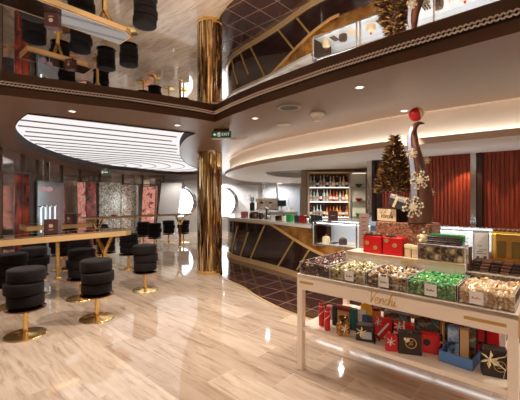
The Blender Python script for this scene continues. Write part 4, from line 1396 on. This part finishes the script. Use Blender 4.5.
gift('gift_box', 'red gift box crossed by a diagonal white ribbon, beside the starred dark box', 'box', sh(383, 338), GA+.45, .13, .06, .16, 'red_box', 'ribbon', diag=True, bw=(-.3, .85, .03, 'ribbon'))
gift('gift_bag', 'small red pouch with a white bow beside the brown heart bag', 'bag', sh(391.5, 350), GA+.5, .085, .05, .115, 'red_box', bw=(-.1, .66, .034, 'ribbon'), taper=.85)
gift('gift_box', 'red gift box with white ribbon and bow lying behind the brown heart bag', 'box', sh(404, 342.5), GA+.3, .14, .08, .15, 'red_box', 'ribbon', bw=(-.25, .9, .04, 'ribbon'))
picture('box_art', [(.35, rgb(30, 24, 22)), (.46, rgb(110, 60, 36)), (.55, rgb(60, 110, 110)), (.63, rgb(196, 140, 70)), (.74, rgb(150, 40, 36))], 16)
MATS['box_art'].node_tree.nodes['Principled BSDF'].inputs['Emission Strength'].default_value = 0
picture('box_art_blue', [(.36, rgb(44, 40, 44)), (.48, rgb(120, 150, 190)), (.58, rgb(176, 190, 206)), (.7, rgb(96, 62, 44))], 14)
MATS['box_art_blue'].node_tree.nodes['Principled BSDF'].inputs['Emission Strength'].default_value = 0


def picture_box(lab, p, rz, w_, d_, h, side, art='box_art'):
    t = thing('picture_box', lab, 'box', p, rz, 'picture boxes on the lower shelf')
    m = MB(); m.box((0, 0, h/2), (w_, d_, h)); m.build('body', side, t)
    m = MB(); m.box((0, -d_/2-.001, h/2), (w_-.006, .002, h-.006)); m.build('printed_front', art, t)
    return t


picture_box('wide dark printed box at the back of the lower shelf, above the red pouch', sh(397, 336), GA, .20, .05, .19, 'brown_bag')
picture_box('colourful printed box with an orange side, behind the red carton with the black dot', sh(428, 341), GA, .19, .045, .205, 'orange')
picture_box('narrow orange-sided printed box right behind the blue tray', sh(448.5, 345), GA+.4, .07, .07, .20, 'yellow')
t = gift('gift_bag', 'square dark brown bag with a gold heart and ring, beside the red carton', 'bag', sh(409.5, 352.5), GA+.42, .152, .07, .15, 'brown_bag', taper=.97)
emblem(t, .0, -.0362, .085, .038)
m = MB(); m.tube([(-.03, -.02, .148), (-.02, -.03, .17), (.02, -.03, .17), (.03, -.02, .148)], .004, 6); m.build('handle', 'black', t)
t = thing('gift_box', 'red scalloped gift carton with a round black spot, beside the brown heart bag', 'box', sh(429.5, 352), GA+.35)
m = MB(); m.box((0, 0, .07), (.115, .07, .14), bev=.008)
for k in range(5):
    m.ball((.057, -.02, .015+.027*k), .013, 8, 6)
m.build('body', 'red_box', t)
m = MB(); m.lathe([(.024, -.003), (.022, .003)], 20, (-.02, -.036, .08), RX); m.build('black_spot', 'black', t)
gift('gift_box', 'small black box between the red carton and the blue tray', 'box', sh(438, 347), GA+.2, .06, .06, .09, 'black', 'ribbon')
# blue tray and what stands in it
TR = Vector((1.3565, 2.31, .378)); TA = math.radians(-46)
t = thing('tray', 'blue cardboard tray on the lower shelf holding printed boxes', 'tray', TR, TA)
m = MB()
m.box((0, 0, .004), (.2, .19, .008))
for x, y, w_, d_ in ((0, -.092, .2, .006), (0, .092, .2, .006), (-.097, 0, .006, .178), (.097, 0, .006, .178)):
    m.box((x, y, .036), (w_, d_, .072))
m.build('walls', 'blue_tray', t)


def intray(x, y):
    return TR+Matrix.Rotation(TA, 3, 'Z') @ Vector((x, y, .0195))


picture_box('blue printed box standing in the blue tray, next to the tall tan one', intray(-.04, .03), TA, .075, .05, .2, 'slate', 'box_art_blue')
t = gift('gift_box', 'tall narrow tan box standing in the blue tray', 'box', intray(.035, -.02), TA+.2, .05, .05, .215, 'kraft')
picture_box('dark tall printed box standing in the blue tray behind the tan one', intray(.065, .05), TA+.1, .05, .05, .205, 'black')
random.seed(5)
for k in range(7):
    x, y = [(-.07, -.065), (-.04, -.07), (-.01, -.06), (.07, -.06), (-.07, -.03), (.06, -.01), (-.02, -.03)][k]
    o = MB(); candy(o, (0, 0, 0), .017, Matrix()); o = o.build('wrapped_chocolate', 'candy_mixed', loc=intray(x, y)+Vector((0, 0, .016)), rot=(random.random(), random.random(), random.random()*6))
    tag(o, 'wrapped chocolate lying loose in the blue tray', 'sweet', 'sweets in the blue tray')
m = MB(); m.box((0, 0, .005), (.17, .16, .01)); tag(m.build('tissue_paper', 'kraft', loc=TR+Vector((0, 0, .0085)), rz=TA), 'crumpled tan paper lining the blue tray under loose sweets', 'paper')
# right end of the shelf
t = gift('gift_bag', 'square brown gift bag with a big cream star bow beside the blue tray', 'bag', sh(494, 374), GA+.28, .135, .09, .165, 'brown_bag', bw=(-.22, .66, .055, 'cream'), taper=.98)
emblem(t, .02, -.0462, .075, .034)
m = MB(); m.tube([(-.02, -.05, .11), (.05, -.052, .14), (.075, -.05, .19)], .008, 6, .3); m.tube([(.0, -.05, .1), (.05, -.055, .06), (.04, -.056, .01)], .008, 6, .3); m.build('ribbon_tail', 'ribbon', t)
t = gift('gift_box', 'red gift box with a black ribbon behind the starred brown bag', 'box', sh(486, 358), GA+.1, .15, .07, .20, 'red_box', 'black')
t = gift('gift_box', 'pale grey box at the end of the lower shelf under the gold plaque', 'box', sh(499, 357), GA, .08, .05, .20, 'card')
t = gift('gift_box', 'small red box with silver ribbon in the inner corner by the table leg', 'box', sh(507.5, 369.5), GA+.2, .05, .05, .13, 'red_box', 'ribbon', bw=(0, 1.05, .03, 'ribbon'))
gift('gift_box', 'cream tan box with loose bows behind the blue tray', 'box', sh(466.5, 350.5), GA+.3, .08, .05, .12, 'kraft', 'ribbon', bw=(.1, .9, .035, 'ribbon'))
gift('gift_box', 'dark brown box with ribbon at the back between the tray and the red gift box', 'box', sh(476, 347), GA, .09, .05, .21, 'chocolate', 'red_dark')
gift('gift_box', 'dark red box far back on the lower shelf behind the printed boxes', 'box', sh(456, 340), GA, .12, .05, .19, 'red_dark', 'black')

# ------------------------------------------------------------------ things on the riser
ZR = 1.0
for a, w_, lab in [(.435, .165, 'bright red gift box topped by a long dark cone garland, beside the menu card'),
                   (.612, .165, 'bright red gift box with gold discs on the riser beside the small cream boxes')]:
    t = thing('gift_box', lab, 'box', tb(a, .52, ZR+.001), GA, 'red gift boxes on the riser')
    m = MB(); m.box((0, 0, .075), (w_, .13, .15), bev=.005); m.build('body', 'red_box', t)
    for x, zz in ((-.045, .085), (.03, .05)) if a < .5 else ((-.05, .12), (.02, .085)):
        m = MB(); m.lathe([(.019, -.002), (.019, .002)], 18, (x, -.067, zz), RX)
        m.build('gold_disc', 'gold_paint', t)
    m = MB()
    random.seed(int(a*100))
    for k in range(9 if a < .5 else 4):
        x = -.06+.015*k if a < .5 else -.05+.02*k
        m.lathe([(.0, -.02), (.02, -.008), (.016, .008), (.0, .024)], 7, (x, -.03+random.uniform(-.03, .02), .158+random.uniform(-.006, .012)), rrot())
    m.build('cone_garland', varied('cones', [(.3, rgb(40, 26, 20)), (.5, rgb(92, 62, 40)), (.7, rgb(150, 110, 70))], .5, .1, 40), t)
t = thing('menu_card', 'upright taupe menu card on the riser at the end of the red gift boxes', 'menu', tb(.245, .70, ZR+.001), GA+.42)
m = MB(); m.box((0, 0, .165), (.092, .006, .33)); m.build('board', mat('taupe', rgb(150, 122, 108), .5), t)
m = MB()
for k in range(6):
    m.box((0, -.004, .29-.04*k), (.05-.006*(k % 3), .002, .005))
m.build('print', 'ink', t)
m = MB(); m.box((0, 0, .008), (.1, .06, .014)); m.build('foot', 'taupe', t)
t = thing('gift_box', 'small blue and white box between the menu card and the brown chocolate block', 'box', tb(.335, .755, ZR+.001), GA)
m = MB(); m.box((0, 0, .125), (.09, .05, .25)); m.build('body', mat('blue_white', rgb(150, 178, 198), .4), t)
m = MB(); m.box((0, -.026, .19), (.07, .003, .05)); m.build('print', 'slate', t)
# granular chocolate block carrying the tree
bark = varied('bark', [(.3, rgb(60, 30, 20)), (.45, rgb(118, 70, 44)), (.58, rgb(160, 106, 70)), (.7, rgb(200, 150, 108))], .5, 0, 60, bump=.8)
t = thing('chocolate_block', 'wide block of rough brown nut chocolate on the riser, carrying tree box and curved sculpture', 'chocolate block', tb(.645, .715, ZR+.001), GA)
m = MB(); m.box((0, 0, .134), (.48, .24, .268), bev=.008); m.build('block', bark, t)
m = MB(); m.box((0, 0, .002), (.488, .248, .004)); m.build('board', 'gold_satin', t)
for a, w_, h, lab in [(.735, .05, .09, 'small cream box on the riser beside the red gift boxes'), (.787, .04, .085, 'small cream box on the riser beside the clear box of truffles')]:
    gift('gift_box', lab, 'box', tb(a, .49, ZR+.001), GA, w_, .06, h, 'tan_card', lid='cream')
t = thing('label_card', 'pale paper label hanging over the riser edge below the cream boxes', 'label', tb(.76, .402, .975), GA)
m = MB(); m.box((0, 0, 0), (.12, .003, .055)); m.build('card', 'tan_card', t)
m = MB(); m.box((0, -.002, .012), (.07, .002, .005)); m.box((0, -.002, -.004), (.09, .002, .004)); m.build('print', 'gold_paint', t)
# clear box of truffles
t = thing('acrylic_box', 'clear acrylic box of gold-tied truffles on the riser under the dark chocolate slabs', 'box', tb(.985, .50, ZR+.001), GA)
BW, BD, BH = .33, .135, .125
m = MB(); m.box((0, -BD/2, BH/2), (BW, .003, BH)); m.box((0, BD/2, BH/2), (BW, .003, BH)); m.box((-BW/2, 0, BH/2), (.003, BD-.006, BH)); m.box((BW/2, 0, BH/2), (.003, BD-.006, BH)); m.box((0, 0, BH), (BW, BD, .003)); m.build('acrylic_walls', 'acrylic', t)
m = MB()
for s in (-1, 1):
    m.box((s*BW/2, -BD/2, BH/2), (.005, .005, BH))
m.box((0, -BD/2, BH), (BW, .005, .004)); m.build('bright_edge', 'acryl_edge', t)
m = MB(); m.box((0, .035, .05), (BW-.02, .05, .1)); m.build('paper_lining', 'tan_card', t)
random.seed(9)
for k in range(6):
    for r_ in range(2):
        pc_ = tb(.853+.052*k, .464, ZR+.027+.054*r_)
        t = thing('truffle', 'x', 'truffle', pc_, random.random()*.5, 'truffles in the clear box on the riser')
        dk = (k+r_) % 3
        m = MB(); m.ball((0, 0, 0), .0235, 12, 8); m.build('sweet', ['chocolate', 'chocolate', 'cream'][dk], t, smooth=True)
        m = MB(); m.lathe([(.008, .019), (.005, .0235), (.016, .029), (.012, .0295), (.003, .0235)], 8); m.build('twist', 'gold_satin', t)
        bow(t, 0, -.022, .002, .017, ['gold_satin', 'tan_card', 'gold_satin'][dk])
        t['label'] = ['dark truffle with a gold bow in the clear box on the riser', 'dark truffle with a tan bow in the clear box on the riser', 'cream truffle with a gold bow in the clear box on the riser'][dk]
SLAB = ['lowest', 'second', 'third', 'topmost']
for lay in range(4):
    for k in range(4-(lay > 1)):
        m = MB(); m.box((0, 0, .006), (.24, .031, .012), bev=.003)
        for j in range(7):
            m.box((-.1+.033*j, 0, .0135), (.026, .025, .004), bev=.001)
        o = m.build('chocolate_slab', 'chocolate', loc=tb(1.0+.004*lay, .449+.034*k+.008*(lay > 1), ZR+.129+.0158*lay), rz=GA+.01*(lay % 2))
        tag(o, 'dark chocolate slab in the %s layer of the stack on the clear truffle box' % SLAB[lay], 'chocolate', 'dark slabs on the truffle box, %s layer' % SLAB[lay])
m = MB(); m.box((0, 0, .004), (.22, .08, .007)); tag(m.build('wafer_sheet', 'green', loc=tb(1.005, .51, ZR+.1935), rz=GA+.02), 'thin green sheet lying on the stack of dark chocolate slabs', 'sheet')
for k in range(3):
    m = MB(); m.box((0, 0, .085), (.014, .018, .17), bev=.002); o = m.build('chocolate_stick', 'chocolate' if k % 2 else 'chocolate_light', loc=tb(1.168+.0005*k, .445+.022*k, ZR-.047), rz=GA)
    o.location = tt(1.208, .475+.022*k, .954)
    tag(o, 'upright dark chocolate stick beside the clear truffle box' if k % 2 else 'upright brown chocolate stick beside the clear truffle box', 'chocolate', 'chocolate sticks by the truffle box')
t = thing('ribbon_bow', 'green and white ribbon bow on the clear truffle box beside the dark slabs', 'bow', tb(1.137, .47, ZR+.1295), GA)
m = MB(); m.box((0, 0, .012), (.018, .02, .024), bev=.003); m.build('knot', 'white_plastic', t)
bow(t, 0, -.012, .05, .036, 'green')
# chocolate figure
t = thing('chocolate_figure', 'small brown and beige chocolate bear figure sitting at the end of the dark slabs', 'figure', tb(.848, .49, ZR+.1295), GA+.4); t.scale = (1.15, 1.15, 1.15)
m = MB(); m.ball((0, 0, .032), .032, 14, 10, (1, .9, 1)); m.ball((-.02, -.02, .012), .013, 8, 6); m.ball((.02, -.02, .012), .013, 8, 6); m.ball((-.032, -.008, .042), .011, 8, 6); m.ball((.032, -.008, .042), .011, 8, 6); m.build('body', 'cream', t, smooth=True)
m = MB(); m.ball((0, -.004, .078), .024, 14, 10); m.ball((-.018, 0, .098), .008, 8, 6); m.ball((.018, 0, .098), .008, 8, 6); m.build('head', 'chocolate_light', t, smooth=True)
m = MB(); m.ball((0, -.026, .072), .009, 8, 6); m.build('muzzle', 'cream', t)
# tree on its lettered box
TP = tb(.52, .752, ZR+.27)
t = thing('lettered_box', 'tan and dark brown box with dark script on the chocolate block under the tree', 'box', TP, math.radians(-65))
m = MB(); m.box((0, 0, .058), (.23, .20, .116), bev=.004); m.build('body', 'brown_bag', t)
m = MB(); m.box((0, -.1015, .058), (.222, .003, .108)); fc = m.build('front_label', 'tan_card', t)
script(fc, 'ink', (0, -.1033, .056), (0, 0, 0), .030, .026)
tr = thing('sweet_tree', 'cone-shaped tree of brown and gold spikes standing on the lettered box', 'tree', TP+Vector((.0, .0, .117)))
m = MB(); m.lathe([(.02, 0), (.014, .2)], 10); m.build('trunk', 'chocolate', tr)
sc_ = varied('spikes', [(0, rgb(44, 28, 18)), (.3, rgb(96, 64, 34)), (.52, rgb(146, 104, 52)), (.72, rgb(60, 40, 24)), (.86, rgb(196, 154, 92))], .35, .35)
m = MB(); random.seed(4)
m.lathe([(0, .15), (.13, .16), (.115, .25), (.06, .48), (.02, .64), (0, .66)], 14)
zz = .15
while zz < .665:
    rr = .18*(1-(zz-.15)/.56)**.8+.012
    nn = max(6, int(2*PI*rr/.026))
    for k in range(nn):
        a = 2*PI*(k+random.random()*.6)/nn
        d_ = Vector((math.cos(a), math.sin(a), random.uniform(-.25, .35))).normalized()
        p = Vector((math.cos(a)*(rr-.045), math.sin(a)*(rr-.045), zz+random.uniform(-.008, .008)))
        side = d_.cross(Vector((0, 0, 1))).normalized()*.013; up_ = side.cross(d_).normalized()*.007
        base_ = [m.v(p+d_*.02+side), m.v(p+d_*.02+up_), m.v(p+d_*.02-side), m.v(p+d_*.02-up_)]
        tip = m.v(p+d_*random.uniform(.055, .075)+Vector((0, 0, .008))); bk = m.v(p)
        for j in range(4):
            m.f([base_[j], base_[(j+1) % 4], tip]); m.f([base_[(j+1) % 4], base_[j], bk])
    zz += .0175
m.build('spiky_crown', sc_, tr)
t = thing('gift_box', 'tilted grey gift box with cream ribbon propped under the tree', 'box', TP+Vector((-.045, -.14, .135)), 0, rot=(.15, .42, -.6))
m = MB(); m.box((0, 0, .04), (.13, .09, .075), bev=.003); m.build('body', mat('dark_grey', rgb(70, 66, 68), .4), t)
m = MB(); m.box((0, 0, .084), (.14, .10, .03), bev=.003); m.build('lid', mat('light_grey', rgb(176, 166, 156), .45), t)
m = MB(); m.box((-.01, 0, .05), (.02, .102, .098)); m.build('ribbon', 'cream', t)
bow(t, -.03, -.035, .09, .03, 'cream')
# curved horn sculpture with snowflakes and a ball
hb = tb(.735, .605, ZR+.27)
hs = thing('curved_sculpture', 'tall curved brown horn sculpture with cream snowflakes and a red and cream ball on top', 'sculpture', hb)
HP = []
for (px, y, rpx, dy) in [(419, 224, 11.5, 0), (420.5, 210, 11.5, 0), (420.8, 195, 10.8, -.01), (419.5, 180, 9.6, -.02), (417, 165, 8, -.03), (414.3, 152, 6.6, -.05), (412.8, 142, 5.4, -.06), (412.8, 133, 4.4, -.07), (415, 126.5, 3.6, -.08), (419, 123.3, 2.4, -.08), (424.5, 123.6, .5, -.08)]:
    Y_ = hb.y+dy
    HP.append((Vector(((px-CX)/F*Y_, Y_, EYE-(y-CY)*Y_/F))-hb, rpx*Y_/F))
HP[0][0].z = .006; HP[0][0].x = HP[1][0].x; HP[0][0].y = HP[1][0].y
cp = catmull([p for p, r in HP], 5); cr = [v.x for v in catmull([Vector((r, 0, 0)) for p, r in HP], 5)]
m = MB(); m.tube(cp, [max(.001, r) for r in cr], 14, .8); m.build('horn', 'horn_brown', hs, smooth=True)
m = MB(); lo = []; hi = []
for k, (p, r) in enumerate(zip(cp, cr)):
    if 6 < k < 46:
        lo.append(p+Vector((-r*.98-.002, -r*.25, 0))); hi.append(p+Vector((-r*.66, -r*.66-.002, 0)))
m.strip(lo, hi); m.strip([p+Vector((.004, .008, 0)) for p in lo], lo); m.strip(hi, [p+Vector((.004, .008, 0)) for p in hi])
m.build('highlight_strip', 'horn_highlight', hs, smooth=True)  # bluish-grey highlight of the left flank, laid on as a pale strip
m = MB(); m.lathe([(.045, 0), (.05, .01), (.036, .02)], 20); m.build('foot', 'horn_brown', hs)


def flake(px, y, s, dy):
    Y_ = hb.y+dy
    c = Vector(((px-CX)/F*Y_, Y_, EYE-(y-CY)*Y_/F))-hb
    m = MB()
    for k in range(6):
        a = k*PI/3+.2
        m.box((s*.5*math.cos(a), 0, s*.5*math.sin(a)), (s, .009, s*.27), ry=-a)
        for f in (.6, .92):
            for sg in (-1, 1):
                a2 = a+sg*.9
                m.box((s*f*math.cos(a)+s*.14*math.cos(a2), 0, s*f*math.sin(a)+s*.14*math.sin(a2)), (s*.36, .009, s*.22), ry=-a2)
    m.lathe([(s*.26, -.005), (s*.26, .005)], 12, rot=RX)
    o = m.build('snowflake', 'snowflake', hs); o.location = c
    return o


flake(419.5, 180, .066, -.115); flake(413, 207, .075, -.12); flake(412, 153.5, .036, -.11); flake(430.5, 192.5, .028, -.05); flake(426.5, 160.5, .026, -.05)
Y_ = hb.y-.08
bp = Vector(((416-CX)/F*Y_, Y_, EYE-(114.5-CY)*Y_/F))-hb
m = MB(); m.ball(bp, .056, 20, 14); m.build('ball', 'red_box', hs, smooth=True)
m = MB(); m.ball(bp+Vector((.014, -.003, .004)), .0535, 20, 14, (.82, 1, 1)); m.build('ball_shell', 'cream', hs, smooth=True)
# dark chocolate bars in front of and on the low riser
random.seed(6)
for r_ in range(2):
    for k in range(12):
        m = MB(); m.box((0, 0, .055), (.026, .011, .11+.014*r_), bev=.002)
        for j in range(4):
            m.box((0, -.006, .018+.025*j), (.02, .003, .02), bev=.001)
        o = m.build('chocolate_bar', 'chocolate' if (k+r_) % 3 else 'chocolate_light', loc=tt(1.19+.028*k, .411+.015*r_, .8305), rot=(-.03, 0, GA))
        tag(o, ['dark chocolate bar standing in the front row behind the beige sweets', 'dark chocolate bar standing in the rear row behind the beige sweets'][r_] if (k+r_) % 3 else
            ['milk brown chocolate bar standing in the front row behind the beige sweets', 'milk brown chocolate bar standing in the rear row behind the beige sweets'][r_], 'chocolate', 'chocolate bars behind the beige sweets')
for k in range(60):
    lay = k//15; a = 1.235+.060*(k % 5)+.006*lay; b = .475+.040*((k % 15)//5)+.006*lay
    m = MB(); m.box((0, 0, .010), (.056, .032, .020), bev=.005)
    o = m.build('chocolate_bar', ['chocolate', 'chocolate_light'][(k+lay) % 2], loc=tt(a, b, .9535+.0212*lay), rz=GA+random.uniform(-.12, .12))
    tag(o, ['small dark chocolate bar in the loose pile behind the standing bars', 'small milk brown chocolate bar in the loose pile behind the standing bars'][(k+lay) % 2], 'chocolate', 'loose bars on the low step')
# framed price sign and amber glass box
t = thing('price_sign', 'white price sign with dark marks in a grey frame, between truffle box and amber box', 'sign', tb(1.205, .70, .954), GA+.45)
m = MB(); m.box((0, 0, .14), (.108, .012, .28), bev=.003); m.build('frame', 'grey_plastic', t)
m = MB(); m.box((0, -.0075, .14), (.094, .003, .24)); m.build('sheet', 'white_paint', t)
m = MB()
for x, zz, w_, h in ((-.025, .065, .02, .03), (.0, .06, .008, .022), (.024, .065, .022, .032), (0, .1, .07, .004), (-.01, .115, .04, .005), (.01, .13, .05, .004), (-.01, .16, .03, .004)):
    m.box((x, -.0095, zz), (w_, .002, h))
m.build('print', 'ink', t)
t = thing('amber_box', 'amber glass box of green and gold bars at the end of the display table', 'box', tb(1.385, .70, .954), GA)
glass('amber_glass', (1, .88, .58, 1), .3)
m = MB(); m.box((0, -.085, .14), (.20, .004, .26)); m.box((-.1, 0, .14), (.004, .165, .26)); m.box((.1, 0, .14), (.004, .165, .26)); m.box((0, .085, .14), (.20, .004, .26)); m.build('glass_walls', 'amber_glass', t)
m = MB(); m.box((0, 0, .005), (.21, .18, .01)); m.box((0, 0, .045), (.19, .16, .07)); m.build('tray', 'amber', t)
m = MB()
for k in range(2):
    m.box((-.045+.09*k, -.03, .15), (.055, .03, .12), bev=.004)
m.build('green_bar', mat('olive', rgb(110, 108, 44), .4), t)
m = MB(); m.box((0, .04, .17), (.18, .02, .17)); m.build('gold_backing', mat('straw', rgb(222, 196, 110), .5), t)
m = MB(); m.box((0, 0, .276), (.21, .18, .012)); m.build('lid', 'amber', t)
m = MB(); random.seed(8)
for k in range(14):
    m.ball((-.085+.028*(k % 7), -.05+.05*(k//7), .292), .014, 8, 5)
o = m.build('nut_topping', 'chocolate_light', t); o['kind'] = 'stuff'
# ------------------------------------------------------------------ light, sky, camera
DOWN = [((.785, 2.68), 'small recessed downlight in the ceiling in front of the display table', 60),
        ((-1.0, 4.12), 'small recessed downlight between the mirror beam and the oval light panel', 130),
        ((-.055, 3.75), 'small recessed downlight just right of the exit sign', 60),
        ((-1.9, 3.44), 'small recessed downlight above the black bar stools by the mirror beam', 60),
        ((1.45, 3.42), 'small recessed downlight right behind the red and white ball of the curved sculpture', 45)]
FILL = [((-2.6, -2.2), 70), ((-.4, -2.2), 70), ((1.8, -2.2), 70), ((3.4, -.6), 60), ((3.3, .9), 60), ((-2.9, 3.2), 50), ((-4.2, 4.9), 40), ((-.55, 10.2), 90), ((-1.4, 13.2), 70), ((-3.4, 14.0-.6), 50), ((2.6, 1.9), 60)]  # unseen fill spots added without fixtures to lift the room's light


def downlight(x, y, label, zc=HC, r=.028):
    t = thing('downlight', label, 'ceiling light', (x, y, zc), 0, 'recessed downlights')
    m = MB(); m.lathe([(r, -.006), (r+.012, -.006), (r+.012, 0), (r, 0), (r, -.006)], 20); m.build('trim_ring', 'white_plastic', t)
    m = MB(); m.lathe([(r, -.004), (r, -.002)], 20); m.build('lens', 'lamp_white', t)
    return t


def spot(x, y, zc, w, size=150, col=(1, .92, .84), blend=.6, aim=None, rad=.02):
    l = bpy.data.lights.new('spot_beam', 'SPOT'); l.energy = w; l.color = col
    l.spot_size = math.radians(size); l.spot_blend = blend; l.shadow_soft_size = rad
    o = bpy.data.objects.new('spot_beam', l); C.objects.link(o); o.location = (x, y, zc-.03)
    if aim is not None:
        o.rotation_euler = (Vector(aim)-Vector((x, y, zc))).to_track_quat('-Z', 'Y').to_euler()
    return o


KW = 1.0
for (x, y), lab, w in DOWN:
    downlight(x, y, lab); spot(x, y, HC, w*KW, 150 if y < 3.4 or x < 1 else 70)
for (x, y), w in FILL:
    spot(x, y, HC, w*KW)
# soffit spots for display, lip and ribbed wall; added fill spots follow
for k, (px, yy) in enumerate([(317, 4.55), (270, 5.55)]):
    p = ray(px, yy)
    downlight(p.x, p.y, ['recessed downlight under the soffit lip, above the pastry case', 'recessed downlight under the soffit lip, above the dark curve of the bar'][k], 2.036, .035)
    spot(p.x, p.y, 2.03, 22)
for s in (1.62, 2.55, .6):
    p = WA+WD*s-WQ*.24
    spot(p.x, p.y, 2.16, 30 if s > 1 else 8, 84, (1, .74, .5), .25)
for s in (.5, 1.6, 2.7):
    p = Vector((1.6, 5.0, 0))+U*s
    spot(p.x, p.y, 2.08, 26, 130)
for p in [(.9, 7.6), (1.7, 7.1), (.2, 8.8), (.6, 10.6)]:  # fill spots added to brighten the bar zone, no fixtures
    spot(p[0], p[1], 2.14, 75, 150, (1, .95, .88))
for p in [(-1.6, 14.0), (.8, 13.6)]:  # more added fill, for the pale end wall
    spot(p[0], p[1], 2.15, 120, 160, (.95, .97, 1))
# unseen spots added behind the camera to brighten the display table
spot(-1.1, -1.9, 2.32, 90, 46, (1, .92, .82), .5, (1.0, 2.35, .55))
spot(.7, -1.9, 2.32, 60, 50, (1, .92, .82), .5, (1.0, 2.6, .5))

w = bpy.data.worlds.new('daylight'); bpy.context.scene.world = w; w.use_nodes = True
w.node_tree.nodes['Background'].inputs[0].default_value = (.93, .97, 1, 1)
w.node_tree.nodes['Background'].inputs[1].default_value = 7.0

cam = bpy.data.cameras.new('camera'); co = bpy.data.objects.new('camera', cam); C.objects.link(co)
co.location = (0, 0, EYE); co.rotation_euler = (PI/2, 0, 0)
cam.sensor_width = 36; cam.sensor_fit = 'HORIZONTAL'; cam.lens = F/520*36; cam.shift_y = -(200-CY)/520; cam.clip_start = .02
S = bpy.context.scene
S.camera = co
S.view_settings.view_transform = 'Standard'; S.view_settings.look = 'None'; S.view_settings.gamma = 1
S.view_settings.use_curve_mapping = False
S.view_settings.exposure = 0.3
S.cycles.max_bounces = 10; S.cycles.diffuse_bounces = 4; S.cycles.glossy_bounces = 6; S.cycles.transparent_max_bounces = 16
S.cycles.sample_clamp_indirect = 4; S.cycles.caustics_reflective = True; S.cycles.blur_glossy = .3
S.cycles.use_denoising = True
